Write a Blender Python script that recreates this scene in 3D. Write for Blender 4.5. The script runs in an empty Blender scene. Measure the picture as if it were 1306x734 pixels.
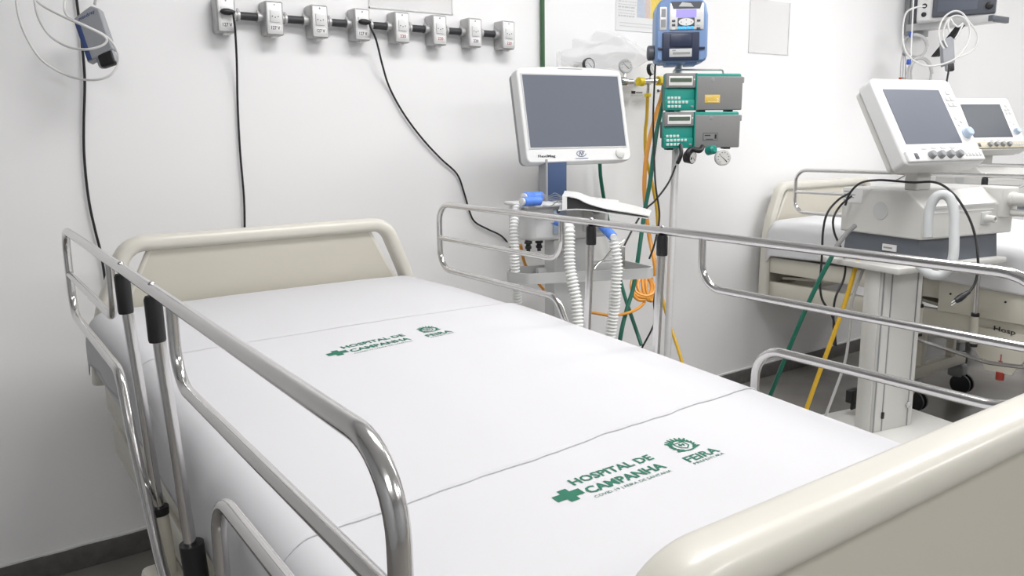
import bpy, bmesh, math, random
from mathutils import Vector, Matrix, noise
random.seed(7)
R_ = math.radians
SC = bpy.context.scene
COL = SC.collection
# ---------------------------------------------------------------- camera
CP = Vector((-0.65430713, -1.18728464, 1.18941553))
CR = Vector((0.81813683, -0.57487352, -0.01313621))
CU = Vector((0.11749126, 0.14475887, 0.98246663))
CF = Vector((0.56289247, 0.80533552, -0.18597518))
FPX = 1025.12
cam = bpy.data.objects.new('camera', bpy.data.cameras.new('camera'))
COL.objects.link(cam)
cam.matrix_world = Matrix(((CR.x, CU.x, -CF.x, CP.x), (CR.y, CU.y, -CF.y, CP.y), (CR.z, CU.z, -CF.z, CP.z), (0, 0, 0, 1)))
cam.data.sensor_width = 36; cam.data.lens = FPX * 36 / 1306; cam.data.clip_start = .02
SC.camera = cam
# ---------------------------------------------------------------- world, exposure
w = bpy.data.worlds.new('world'); SC.world = w; w.use_nodes = True
w.node_tree.nodes['Background'].inputs[0].default_value = (.95, .97, 1, 1)
w.node_tree.nodes['Background'].inputs[1].default_value = .4
SC.view_settings.view_transform = 'Standard'; SC.view_settings.look = 'None'
SC.view_settings.gamma = 1; SC.view_settings.exposure = 0.0
LAMPS = [(0.7, -.15), (2.8, -.25), (4.9, -.25), (-1.1, -2.3), (1.4, -2.9), (4.0, -2.7)]
LAMP_W = 26
for (x, y) in LAMPS:
    l = bpy.data.lights.new('panel_light', 'AREA'); l.shape = 'RECTANGLE'; l.size = 1.2; l.size_y = .5
    l.energy = LAMP_W * (.88 if y > -1 else .95) * (.85 if x > 4 else 1); l.color = (1, .988, .985)
    o = bpy.data.objects.new('panel_light', l); o.location = (x, y, 2.60); COL.objects.link(o)

# ---------------------------------------------------------------- pixel helpers (1306 x 734 frame)
def ray(u, v): return CF + CR * ((u - 653) / FPX) - CU * ((v - 367) / FPX)
def dp(u, v, d): return CP + ray(u, v) * d
def at(u, v, ax, val):
    r = ray(u, v); i = 'xyz'.index(ax); return CP + r * ((val - CP[i]) / r[i])

# ---------------------------------------------------------------- materials
def mat(name, col, rough=.5, metal=0, bump=0, bscale=60, var=0, vscale=8, coat=0, alpha=1, emit=None, estr=1, spec=.5, trans=0):
    m = bpy.data.materials.new(name); m.use_nodes = True
    nt = m.node_tree; b = nt.nodes['Principled BSDF']
    b.inputs['Base Color'].default_value = (*col, 1); b.inputs['Roughness'].default_value = rough
    b.inputs['Metallic'].default_value = metal; b.inputs['Coat Weight'].default_value = coat
    b.inputs['Specular IOR Level'].default_value = spec
    b.inputs['Alpha'].default_value = alpha; b.inputs['Transmission Weight'].default_value = trans
    if emit: b.inputs['Emission Color'].default_value = (*emit, 1); b.inputs['Emission Strength'].default_value = estr
    tc = nt.nodes.new('ShaderNodeTexCoord')
    if var:
        n = nt.nodes.new('ShaderNodeTexNoise'); n.inputs['Scale'].default_value = vscale; n.inputs['Detail'].default_value = 5
        nt.links.new(tc.outputs['Object'], n.inputs['Vector'])
        mx = nt.nodes.new('ShaderNodeMix'); mx.data_type = 'RGBA'
        mx.inputs['A'].default_value = (*[c * (1 - var) for c in col], 1); mx.inputs['B'].default_value = (*[min(1, c * (1 + var)) for c in col], 1)
        nt.links.new(n.outputs['Fac'], mx.inputs['Factor']); nt.links.new(mx.outputs['Result'], b.inputs['Base Color'])
    if bump:
        n = nt.nodes.new('ShaderNodeTexNoise'); n.inputs['Scale'].default_value = bscale; n.inputs['Detail'].default_value = 3
        nt.links.new(tc.outputs['Object'], n.inputs['Vector'])
        bp = nt.nodes.new('ShaderNodeBump'); bp.inputs['Strength'].default_value = bump; bp.inputs['Distance'].default_value = .004
        nt.links.new(n.outputs['Fac'], bp.inputs['Height']); nt.links.new(bp.outputs['Normal'], b.inputs['Normal'])
    return m
M = {}
M['wall'] = mat('wall_paint', (.90, .90, .905), .38, bump=.15, bscale=9, var=.015, vscale=2)
M['wallD'] = mat('darkened_unseen_wall', (.42, .43, .44), .5, var=.02, vscale=2)  # unseen walls darkened to add contrast in the rails and cut fill light
M['ceil'] = mat('ceiling_paint', (.93, .93, .93), .8, var=.01)
M['floor'] = mat('polished_concrete', (.22, .21, .195), .22, bump=.05, bscale=30, var=.35, vscale=5)
M['skirt'] = mat('granite_skirting', (.11, .105, .10), .4, bump=.2, bscale=80, var=.4, vscale=30)
M['groove'] = mat('skirting_grout', (.75, .75, .74), .8, var=.05)
M['steel'] = mat('stainless_tube', (.66, .65, .645), .16, 1, bump=.03, bscale=15, var=.06, vscale=12)
M['steel2'] = mat('brushed_steel', (.62, .62, .62), .35, 1, var=.06)
M['cream'] = mat('cream_plastic', (.655, .635, .57), .33, coat=.12, var=.02, vscale=5)
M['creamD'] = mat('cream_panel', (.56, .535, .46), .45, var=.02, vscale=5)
M['creamM'] = mat('cream_enamel', (.66, .635, .55), .35, var=.05, vscale=10)
M['sheet'] = mat('white_cotton', (.615, .615, .635), .9, bump=.25, bscale=7, var=.012, vscale=3)
M['sheet2'] = mat('white_cotton_warm', (.70, .705, .72), .9, bump=.3, bscale=9, var=.012, vscale=3)
M['matt'] = mat('mattress_vinyl', (.6, .62, .66), .6, var=.03)
M['black'] = mat('black_rubber', (.012, .012, .014), .45, var=.1)
M['cord'] = mat('black_cord', (.015, .015, .017), .4, var=.1)
M['conduit'] = mat('black_conduit', (.035, .035, .04), .5, var=.15, vscale=40)
M['alu'] = mat('cast_aluminium', (.52, .52, .52), .45, .55, bump=.3, bscale=220, var=.12, vscale=60)
M['aluL'] = mat('light_aluminium', (.76, .76, .76), .4, .4, bump=.15, bscale=200, var=.06, vscale=60)
M['white'] = mat('white_plastic', (.74, .745, .745), .35, var=.01)
M['whiteC'] = mat('ivory_plastic', (.66, .655, .63), .35, var=.015)
M['lgrey'] = mat('light_grey_plastic', (.56, .57, .57), .4, var=.02)
M['mgrey'] = mat('mid_grey_plastic', (.30, .31, .32), .45, var=.03)
M['hose'] = mat('grey_silicone_hose', (.58, .60, .61), .45, var=.03)
M['dgrey'] = mat('dark_grey_plastic', (.09, .10, .12), .45, var=.04)
M['band'] = mat('slate_grey_plastic', (.12, .135, .16), .45, var=.05, vscale=20)
M['screen'] = mat('screen_glass', (.135, .15, .185), .4, spec=.2, var=.03, vscale=3)
M['screenD'] = mat('dark_screen_glass', (.05, .06, .08), .35, spec=.2, var=.1, vscale=6)
M['lcd'] = mat('lcd_green', (.10, .14, .10), .2, var=.05)
M['lcdB'] = mat('lcd_violet', (.25, .22, .75), .3, emit=(.32, .28, .95), estr=.7, var=.02)
M['cyan'] = mat('cyan_keys', (.05, .45, .9), .4, emit=(.05, .5, .95), estr=.5, var=.02)
M['navy'] = mat('navy_enamel', (.05, .085, .18), .4, var=.05)
M['pblue'] = mat('pump_blue', (.20, .32, .56), .4, var=.03)
M['pdark'] = mat('pump_navy', (.025, .035, .075), .35, var=.08)
M['teal'] = mat('teal_plastic', (.01, .27, .22), .4, var=.03)
M['pgrey'] = mat('pump_door_grey', (.24, .24, .24), .45, var=.03)
M['key'] = mat('pale_keys', (.62, .72, .70), .4, var=.02)
M['yellow'] = mat('yellow_hose', (.68, .42, .03), .4, var=.04)
M['ylab'] = mat('yellow_label', (.72, .50, .10), .5, var=.03)
M['yknob'] = mat('yellow_knob', (.92, .70, .03), .35, var=.03)
M['orange'] = mat('orange_hose', (.78, .34, .05), .35, var=.04)
M['green'] = mat('green_hose', (.008, .13, .085), .4, var=.05)
M['gpipe'] = mat('green_pipe', (.05, .13, .06), .4, var=.05)
M['blue'] = mat('blue_connector', (.10, .25, .78), .4, var=.03)
M['bclip'] = mat('blue_clip', (.05, .12, .50), .4, var=.03)
M['bknob'] = mat('pale_blue_knob', (.50, .60, .74), .3, var=.03)
M['tan'] = mat('tan_strip', (.56, .52, .40), .4, var=.03)
M['print'] = mat('green_print', (.015, .15, .09), .8, var=.1, vscale=80)
M['ink'] = mat('black_ink', (.02, .02, .02), .7, var=.1)
M['inkg'] = mat('grey_ink', (.25, .25, .27), .7, var=.1)
M['inkr'] = mat('red_ink', (.40, .08, .08), .7, var=.1)
M['inkb'] = mat('blue_ink', (.04, .07, .20), .7, var=.1)
M['red'] = mat('red_plastic', (.42, .05, .03), .4, var=.05)
M['paper'] = mat('white_paper', (.80, .80, .80), .7, var=.01)
M['pcolA'] = mat('pale_blue_ink', (.52, .58, .68), .7, var=.1, vscale=80)
M['pcolB'] = mat('pale_pink_ink', (.68, .56, .52), .7, var=.1, vscale=80)
M['pcolC'] = mat('yellow_ink', (.85, .66, .14), .7, var=.1, vscale=80)
M['brass'] = mat('chromed_brass', (.7, .7, .68), .2, 1, var=.05)
M['glass'] = mat('clear_plastic', (.95, .96, .97), .08, alpha=.28, bump=.2, bscale=30)
M['film'] = mat('crumpled_film', (.93, .93, .94), .2, alpha=.24, bump=.6, bscale=14)
M['corr'] = mat('corrugated_hose', (.88, .89, .88), .4, var=.02)
M['pouch'] = mat('sensor_grey', (.33, .345, .37), .5, var=.06, vscale=25)
M['cabg'] = mat('grey_cable', (.50, .50, .50), .4, var=.04)
M['cabw'] = mat('white_cable', (.72, .72, .71), .4, var=.03)
M['tape'] = mat('clear_tape', (.90, .90, .90), .35, alpha=.22, var=.02)
M['lampD'] = mat('lamp_diffuser', (.9, .9, .9), .5, emit=(1, .985, .97), estr=6, var=.01)

# ---------------------------------------------------------------- mesh builder
def smooth(pts, n=10, closed=False):
    P = [Vector(p) for p in pts]; out = []
    N = len(P); rng = range(N if closed else N - 1)
    for i in rng:
        if closed: a, b, c, d = P[(i - 1) % N], P[i], P[(i + 1) % N], P[(i + 2) % N]
        else: a, b, c, d = P[max(i - 1, 0)], P[i], P[i + 1], P[min(i + 2, N - 1)]
        for k in range(n):
            t = k / n
            out.append(.5 * ((2 * b) + (c - a) * t + (2 * a - 5 * b + 4 * c - d) * t * t + (3 * b - a - 3 * c + d) * t ** 3))
    if not closed: out.append(P[-1])
    return out
def fillet(pts, r, n=7, closed=False):
    P = [Vector(p) for p in pts]; N = len(P); out = []
    for i in range(N):
        if not closed and i in (0, N - 1): out.append(P[i]); continue
        p, q, s = P[(i - 1) % N], P[i], P[(i + 1) % N]
        a = (p - q); b = (s - q); la, lb = a.length, b.length; a.normalize(); b.normalize()
        ang = a.angle(b, 0)
        if ang > math.pi - .01 or ang < .01: out.append(q); continue
        rr = r[i] if isinstance(r, (list, tuple)) else r
        d = min(rr / math.tan(ang / 2), la * .49, lb * .49); rr = d * math.tan(ang / 2)
        c = q + (a + b).normalized() * (rr / math.sin(ang / 2))
        A = q + a * d - c; B = q + b * d - c
        for k in range(n + 1):
            t = k / n; th = math.pi - ang
            v = (math.sin((1 - t) * th) * A + math.sin(t * th) * B) / math.sin(th)
            out.append(c + v)
    return out
TXT = {}
def text_data(s, bold=.0):
    k = (s, bold)
    if k in TXT: return TXT[k]
    cu = bpy.data.curves.new('t', 'FONT'); cu.body = s; cu.offset = bold; cu.resolution_u = 2
    o = bpy.data.objects.new('t', cu); COL.objects.link(o)
    dg = bpy.context.evaluated_depsgraph_get()
    me = bpy.data.meshes.new_from_object(o.evaluated_get(dg))
    vs = [v.co.copy() for v in me.vertices]; fs = [tuple(p.vertices) for p in me.polygons]
    x0 = min(v.x for v in vs); x1 = max(v.x for v in vs); y0 = min(v.y for v in vs); y1 = max(v.y for v in vs)
    vs = [((v.x - x0) / (x1 - x0), (v.y - y0) / (y1 - y0)) for v in vs]
    bpy.data.objects.remove(o); bpy.data.curves.remove(cu); bpy.data.meshes.remove(me)
    TXT[k] = (vs, fs); return TXT[k]
class MB:
    def __init__(s, T=None): s.v = []; s.f = []; s.T = T or Matrix.Identity(4)
    def add(s, vs, fs):
        n = len(s.v); s.v += [s.T @ Vector(v) for v in vs]; s.f += [tuple(i + n for i in f) for f in fs]; return s
    def box(s, a, b, bev=0, seg=2, rot=None):
        a = Vector(a); b = Vector(b); c = (a + b) / 2; h = (b - a) / 2
        bm = bmesh.new(); bmesh.ops.create_cube(bm, size=2)
        for v in bm.verts: v.co = Vector((v.co.x * abs(h.x), v.co.y * abs(h.y), v.co.z * abs(h.z)))
        if bev: bmesh.ops.bevel(bm, geom=bm.edges[:] , offset=bev, segments=seg, affect='EDGES', profile=.5)
        Rm = rot if rot is not None else Matrix.Identity(3)
        bm.verts.index_update(); s.add([c + Rm @ v.co for v in bm.verts], [tuple(x.index for x in f.verts) for f in bm.faces]); bm.free(); return s
    def tube(s, pts, r, n=10, closed=False, cap=True, prof=None, up=None):
        P = [Vector(p) for p in pts]
        Q = [P[0]]
        for p in P[1:]:
            if (p - Q[-1]).length > 1e-5: Q.append(p)
        P = Q; N = len(P); vs = []; fs = []
        T = []
        for i in range(N):
            if closed: t = P[(i + 1) % N] - P[i - 1]
            else: t = P[min(i + 1, N - 1)] - P[max(i - 1, 0)]
            T.append(t.normalized() if t.length > 1e-9 else Vector((0, 0, 1)))
        if up is not None: u = Vector(up)
        else: u = Vector((0, 0, 1)) if abs(T[0].z) < .9 else Vector((1, 0, 0))
        u = (u - T[0] * u.dot(T[0])).normalized()
        pr = prof or [(math.cos(2 * math.pi * k / n), math.sin(2 * math.pi * k / n)) for k in range(n)]
        n = len(pr)
        for i in range(N):
            if up is not None: u = Vector(up)
            u = (u - T[i] * u.dot(T[i])).normalized(); b = T[i].cross(u)
            ri = r[i] if isinstance(r, (list, tuple)) else r
            if prof: ri = 1
            for (x, y) in pr: vs.append(P[i] + u * (x * ri) + b * (y * ri))
        for i in range(N if closed else N - 1):
            j = (i + 1) % N
            for k in range(n):
                l = (k + 1) % n; fs.append((i * n + k, i * n + l, j * n + l, j * n + k))
        if cap and not closed: fs.append(tuple(range(n))[::-1]); fs.append(tuple((N - 1) * n + k for k in range(n)))
        return s.add(vs, fs)
    def cyl(s, a, b, r, n=20, r2=None):
        return s.tube([a, b], [r, r if r2 is None else r2], n)
    def lathe(s, a, b, prof, n=24):
        """profile (t along a->b in metres, radius)"""
        a = Vector(a); d = (Vector(b) - a).normalized()
        u = Vector((0, 0, 1)) if abs(d.z) < .9 else Vector((1, 0, 0)); u = (u - d * u.dot(d)).normalized(); v = d.cross(u)
        vs = []; fs = []
        for (t, r) in prof:
            for k in range(n):
                c = 2 * math.pi * k / n; vs.append(a + d * t + (u * math.cos(c) + v * math.sin(c)) * max(r, 1e-5))
        for i in range(len(prof) - 1):
            for k in range(n):
                l = (k + 1) % n; fs.append((i * n + k, i * n + l, (i + 1) * n + l, (i + 1) * n + k))
        fs.append(tuple(range(n))[::-1]); fs.append(tuple((len(prof) - 1) * n + k for k in range(n)))
        return s.add(vs, fs)
    def prism(s, poly, o, ex, ey, th):
        """poly 2d in frame o + x ex + y ey, extruded by vector th"""
        o, ex, ey, th = Vector(o), Vector(ex), Vector(ey), Vector(th); n = len(poly)
        vs = [o + ex * x + ey * y for x, y in poly]; vs += [v + th for v in vs]
        fs = [tuple(range(n)), tuple(range(2 * n - 1, n - 1, -1))] + [(i, (i + 1) % n, (i + 1) % n + n, i + n) for i in range(n)]
        return s.add(vs, fs)
    def loft(s, A, B):
        n = len(A); return s.add(list(A) + list(B), [tuple(range(n))[::-1], tuple(range(n, 2 * n))] + [(i, (i + 1) % n, (i + 1) % n + n, i + n) for i in range(n)])
    def text(s, t, o, ex, ey, bold=0.0):
        """ex, ey: full width and height vectors of the text block"""
        vs, fs = text_data(t, bold); o, ex, ey = Vector(o), Vector(ex), Vector(ey)
        return s.add([o + ex * x + ey * y for x, y in vs], fs)
    def build(s, name, m, parent=None, ang=35, kind=None, sm=True):
        me = bpy.data.meshes.new(name)
        vs = s.v
        if parent is not None:
            inv = WM[parent.name].inverted(); vs = [inv @ v for v in vs]
        me.from_pydata([tuple(v) for v in vs], [], s.f); me.validate()
        bm = bmesh.new(); bm.from_mesh(me); bmesh.ops.recalc_face_normals(bm, faces=bm.faces); bm.to_mesh(me); bm.free()
        me.materials.append(M[m] if isinstance(m, str) else m)
        if sm:
            me.polygons.foreach_set('use_smooth', [True] * len(me.polygons)); me.set_sharp_from_angle(angle=R_(ang))
        o = bpy.data.objects.new(name, me); COL.objects.link(o)
        if parent is not None: o.parent = parent; WM[o.name] = WM[parent.name]
        else: WM[o.name] = Matrix.Identity(4)
        if kind: o['kind'] = kind
        return o
WM = {}
def tag(o, label, cat, group=None):
    o['label'] = label; o['category'] = cat
    if group: o['group'] = group
    return o
def thing(name, label, cat, loc=(0, 0, 0), rot=0, group=None):
    o = bpy.data.objects.new(name, None); COL.objects.link(o); o.empty_display_size = .05
    o.location = loc; o.rotation_euler = (0, 0, rot)
    WM[o.name] = Matrix.Translation(Vector(loc)) @ Matrix.Rotation(rot, 4, 'Z')
    return tag(o, label, cat, group)
def single(mb, name, m, label, cat, group=None, **k):
    o = mb.build(name, m, **k)
    return tag(o, label, cat, group)
def lab(o, l): o['label'] = l; return o
def disc(mb, c, nrm, r, th=.002, n=20):
    c = Vector(c); return mb.cyl(c, c + Vector(nrm) * th, r, n)

# ================================================================ STRUCTURE
WY = 1.243
X0, X1, Y0 = -2.4, 6.5, -4.2
MB().box((X0, Y0, -.1), (X1, WY + .1, 0)).build('floor', 'floor', kind='structure')
MB().box((X0, Y0, 2.68), (X1, WY + .1, 2.8)).build('ceiling', 'ceil', kind='structure')
MB().box((X0, WY, 0), (X1, WY + .12, 2.68)).build('wall_back', 'wall', kind='structure')
MB().box((X0 - .12, Y0, 0), (X0, WY + .12, 2.68)).build('wall_left', 'wallD', kind='structure')
MB().box((X1, Y0, 0), (X1 + .12, WY + .12, 2.68)).build('wall_right', 'wall', kind='structure')
MB().box((X0, Y0 - .12, 0), (X1, Y0, 2.68)).build('wall_front', 'wallD', kind='structure')
MB().box((X0, WY - .012, 0), (X1, WY - .001, .066), .002).build('baseboard_back', 'skirt', kind='structure')
g = MB(); pts = [(X0 + (X1 - X0) * i / 160, WY - .004, .069 + .0025 * noise.noise(Vector((i * .9, 0, 0)))) for i in range(161)]
g.tube(pts, .005, 6); g.build('trim_1', 'groove', kind='structure')
# ceiling lamps
for i, (x, y) in enumerate(LAMPS):
    t = thing('ceiling_light', ['ceiling lamp panel above the nearer bed', 'ceiling lamp panel above the gap between the beds', 'ceiling lamp panel above the farther bed', 'rear ceiling lamp panel behind the camera', 'rear ceiling lamp panel over the middle of the room', 'rear ceiling lamp panel at the right of the room'][i], 'ceiling lamp', (x, y, 2.61))
    T = WM[t.name]
    f = MB(T)
    for a, b in (((-.63, -.28, 0), (.63, -.25, .068)), ((-.63, .25, 0), (.63, .28, .068)), ((-.63, -.25, 0), (-.6, .25, .068)), ((.6, -.25, 0), (.63, .25, .068))): f.box(a, b, .003)
    f.build('frame', 'white', t)
    MB(T).box((-.6, -.25, .03), (.6, .25, .045)).build('diffuser', 'lampD', t)

# ================================================================ BED
def rrprof(w_, h_, r, n=5):
    pr = []
    for cx, cy, a0 in ((w_ - r, h_ - r, 0), (-w_ + r, h_ - r, 90), (-w_ + r, -h_ + r, 180), (w_ - r, -h_ + r, 270)):
        for k in range(n + 1):
            a = R_(a0 + 90 * k / n); pr.append((cx + r * math.cos(a), cy + r * math.sin(a)))
    return pr
def end_board(bed, T, y, name, ztop, zb=.40):
    """T maps bed local to world. board in x-z plane at y"""
    h = bed
    zc = ztop - .019
    path = [(-.432, y, zb), (-.424, y, .72), (-.404, y, .80), (-.345, y, zc), (.345, y, zc), (.404, y, .80), (.424, y, .72), (.432, y, zb)]
    rim = MB(T); rim.tube(fillet(path, [0, .3, .3, .06, .06, .3, .3, 0], 9), 1, prof=[(b, a) for a, b in rrprof(.019, .025, .017, 5)], up=(0, 1, 0))
    b = rim.build(name, 'cream', h, 50)
    dz = ztop - .96
    panel = [(-.43, zb + .02), (-.43, .68), (-.405, .78), (-.275, zc - .004 + 0), (.275, zc - .004), (.405, .78), (.43, .68), (.43, zb + .02)]
    # curved shoulders of the slots
    sh = lambda sx: [(sx * x, z + dz) for x, z in ((.410, .72), (.378, .765), (.349, .811), (.314, .877), (.298, .910), (.287, .928), (.284, .945))]
    poly = [(-.432, zb + .02), (-.428, .70)] + sh(-1) + sh(1)[::-1] + [(.428, .70), (.432, zb + .02)]
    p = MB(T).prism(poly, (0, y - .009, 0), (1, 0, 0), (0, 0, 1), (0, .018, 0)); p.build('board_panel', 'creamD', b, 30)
    for sx in (-1, 1):
        MB(T).tube(smooth([(sx * x, y, z) for x, z in sh(1)], 4), .0095, 8).build('slot_edge', 'cream', b, 60)
    return b
RT = .0079; RM = .0068
def side_rail(bed, T, xo, yc, zt, s, ulow=.53, low=.63, slv=.05, pc=0, lf=.76, rf=.055):
    """s = -1 left rail, +1 right rail; xo plane; yc middle; zt height of top tube centre"""
    h = bpy.data.objects.new('side_rail', None); COL.objects.link(h); h.parent = bed; WM[h.name] = WM[bed.name]; h.empty_display_size = .05
    L = .75; zm = zt - .094; zl = zt - .181
    X = lambda z: xo - s * max(0, (zt - z - .05)) * .055
    def P(y, z): return (X(z), yc + y, z)
    o = MB(T)
    XP = P
    def P(y, z): return (xo, yc + y, z)
    outer = [P(-.33, ulow + .09), P(-.335, zl), P(-lf, zl), P(-lf, zt), P(L, zt), P(L, zl)] + [P(.31, zl)] +  ([P(.222, zl), P(.172, zl - .085), P(.03, ulow + .055), P(-.06, ulow), P(-.22, ulow)] if ulow > .5 else [P(.285, zl), P(.275, ulow + .10), P(.16, ulow + .02), P(-.10, ulow - .012), P(-.24, ulow)])
    o.tube(fillet(outer, [.12, .05, rf, rf, .052, .052, .01, .05, .15, .15, .12, .12], 9, closed=True), RT, 14, closed=True)
    o.build('rail_loop', 'steel', h, 60)
    for q in (1, -1):
        Lq = L if q > 0 else lf
        m = MB(T); m.tube(fillet([P(q * Lq, zm), P(q * .205, zm), P(q * .205, zt)], .045, 9), RM, 12)
        m.build('middle_tube', 'steel', h, 60)
        m = MB(T); y = q * .104 + pc
        P_ = XP; ps = [P_(y, zt - .01), P_(y, low - .02)]
        m.tube(ps, .0082, 14); m.build('post', 'steel', h, 60)
        m = MB(T); m.tube([P_(y, zt - .008), P_(y, zt - .012), P_(y, zt - slv - .003), P_(y, zt - slv - .006)], [.009, .0108, .0108, .010], 16); m.build('post_sleeve', 'black', h, 60)
        m = MB(T); c = P(y, zt + RT - .001); m.lathe(c, (c[0], c[1], c[2] + 1), [(0, .0045), (.0015, .0045), (.003, .003), (.0035, 0)], 12); m.build('bolt', 'steel', h, 60)
        c0 = P_(y, low); c1 = P_(y, low - .115)
        if q == 1 or ulow < .5:
            k = MB(T).tube([c0, c1], .0125, 18).build('post_socket', 'creamM', h, 60)
            for cc, z2 in ((c0, .006), (c1, .006)):
                lab(MB(T).tube([(cc[0], cc[1], cc[2] - z2), (cc[0], cc[1], cc[2] + z2)], .0142, 18).build('socket_ring', 'black', k, 60), 'black rubber ring')
        else:
            k = MB(T).tube([(c0[0], c0[1], low + .035), (c1[0], c1[1], low - .09)], .0158, 18).build('post_socket', 'black', h, 60)
    if ulow > .5: b = MB(T).box((xo - s * .045, yc - .15, low - .16), (xo + s * .012, yc + .15, low - .105), .012, 3)
    if ulow > .5: b.build('rail_bracket', 'creamM', h, 50)
    return h
def make_bed(label, bx, by, spec, extra=False, zb=.61):
    t = thing('hospital_bed', label, 'bed', (bx, by, 0)); T = WM[t.name]
    end_board(t, T, .935, 'headboard', .962, zb)
    end_board(t, T, -.862, 'footboard', .929, zb)
    for sp_ in spec: side_rail(t, T, *sp_)
    f = MB(T)
    for sx in (-1, 1): f.box((sx * .395, -.84, .55), (sx * .428, .91, .622), .004)
    for y in (-.82, -.3, .3, .88): f.box((-.385, y - .02, .56), (.385, y + .02, .61), .003)
    f.build('upper_frame', 'creamM', t)
    f = MB(T)
    for sx in (-1, 1): f.box((sx * .385, -.84, .43), (sx * .418, .93, .505), .004)
    for y in (-.82, .0, .90): f.box((-.385, y - .02, .44), (.385, y + .02, .495), .003)
    f.build('lower_frame', 'creamM', t)
    MB(T).box((-.38, -.8, .612), (.38, .9, .624), .002).build('mattress_deck', 'lgrey', t)
    # knee and back lifting plates between the frames
    for (ya, za, yb, zb_) in ((.88, .515, .45, .545), (.42, .545, .1, .50)):
        MB(T).loft([(-.37, ya, za), (.37, ya, za), (.37, ya, za + .012), (-.37, ya, za + .012)], [(-.37, yb, zb_), (.37, yb, zb_), (.37, yb, zb_ + .012), (-.37, yb, zb_ + .012)]).build('lifting_plate', 'creamM', t)
    for y in (-.50, .33):
        b_ = MB(T).box((-.235, y - .022, .135), (.235, y + .022, .185), .004).build('base_beam', 'creamM', t)
        for sx in (-1, 1):
            MB(T).box((sx * .13 - .018, y - .015, .18), (sx * .13 + .018, y + .015, .44), .003).build('leg', 'creamM', t)
            c = MB(T)
            for dx in (-.016, .016): c.lathe((sx * .20 + dx - .008, y - .03, .046), (9, y - .03, .046), [(0, .032), (.002, .045), (.014, .045), (.016, .032)], 20)
            cc = c.build('caster', 'black', t)
            MB(T).box((sx * .20 - .03, y - .04, .075), (sx * .20 + .03, y + .03, .137), .014, 3).build('caster_fork', 'mgrey', cc)
    if extra:
        xs = -.44
        MB(T).box((xs, -.7, .505), (xs + .02, .12, .632), .003).build('side_panel', 'creamM', t)
        for y in (.075, -.12):
            disc(MB(T), (xs, y, .578), (-1, 0, 0), .004, .002, 10).build('panel_screw', 'ink', t)
        b = MB(T).prism([(-.02, .47), (-.03, .39), (-.075, .315), (-.165, .315), (-.21, .39), (-.22, .47)], (xs - .002, 0, 0), (0, 1, 0), (0, 0, 1), (.012, 0, 0)).build('indicator_plate', 'creamM', t)
        MB(T).cyl((xs + .004, -.125, .288), (xs + .004, -.125, .318), .014, 16).build('indicator_tip', 'red', b)
        MB(T).prism([(-.002, .385), (-.002, .36), (-.008, .36), (0, .342), (.008, .36), (.002, .36), (.002, .385)], (xs - .0035, -.125, 0), (0, 1, 0), (0, 0, 1), (.001, 0, 0)).build('arrow_mark', 'inkr', b)
        m = MB(T); m.text('Hosp', (xs - .002, -.09, .462), (0, -.075, -.004), (.0, 0, .024), .03)
        m.build('handwriting', 'ink', t, sm=False)
    return t
BX, BY = .034, 0.0
SPEC1 = [(-.46 - BX, -.030, 1.009, -1, .53, .63, .060), (.46 - BX, .006, 1.007, 1, .53, .63, .042, 0, .79, .08)]
make_bed('cream hospital bed in the foreground with steel side rails and printed white sheets', BX, BY, SPEC1)
B2X, B2Y = 2.83 + .034, .235
SPEC2 = [(-.46 - .034, -.005, 1.028, -1, .37, .52, .05, .075), (.46 - .034, .0, 1.028, 1, .37, .52, .05, .075)]
make_bed('farther cream hospital bed at the right, behind the cart with the grey hose', B2X, B2Y, SPEC2, True, .44)

# ---------------------------------------------------------------- mattress and sheets
def zt0(y):
    K = [(-.90, .742), (-.65, .752), (-.36, .768), (0, .786), (.3, .80), (.6, .802), (1.0, .795)]
    for (a, za), (b, zb) in zip(K, K[1:]):
        if y <= b:
            t = max(0, (y - a) / (b - a)); t = t * t * (3 - 2 * t) * .3 + t * .7; return za + (zb - za) * t
    return K[-1][1]
HC, HW = .016, .434
def sheet_pt(u, y, off, drop, seed=0, amp=1):
    """u in [-1,1] across; returns the point on the draped cross-section"""
    z0 = zt0(y); rr = .045
    flat = HW - rr; arc = rr * math.pi / 2; total = flat + arc + drop
    d = abs(u) * total; sg = 1 if u >= 0 else -1
    if d < flat: x, z, nx, nz = d, 0, 0, 1
    elif d < flat + arc:
        a = (d - flat) / rr; x, z, nx, nz = flat + rr * math.sin(a), -rr + rr * math.cos(a), math.sin(a), math.cos(a)
    else: x, z, nx, nz = HW, -rr - (d - flat - arc), 1, 0
    wv = amp * (.0022 * noise.noise(Vector((x * 3.2 * sg, y * 2.2, seed))) + .0011 * noise.noise(Vector((x * 9 * sg, y * 6, seed + 5))))
    if nz < .3: wv += amp * .006 * noise.noise(Vector((y * 7, z * 2.5, seed + 3)))
    z -= .006 * (min(x, HW) / HW) ** 4
    return Vector((HC + sg * (x + nx * (off + wv)), y, z0 + z + nz * (off + wv)))
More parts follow.
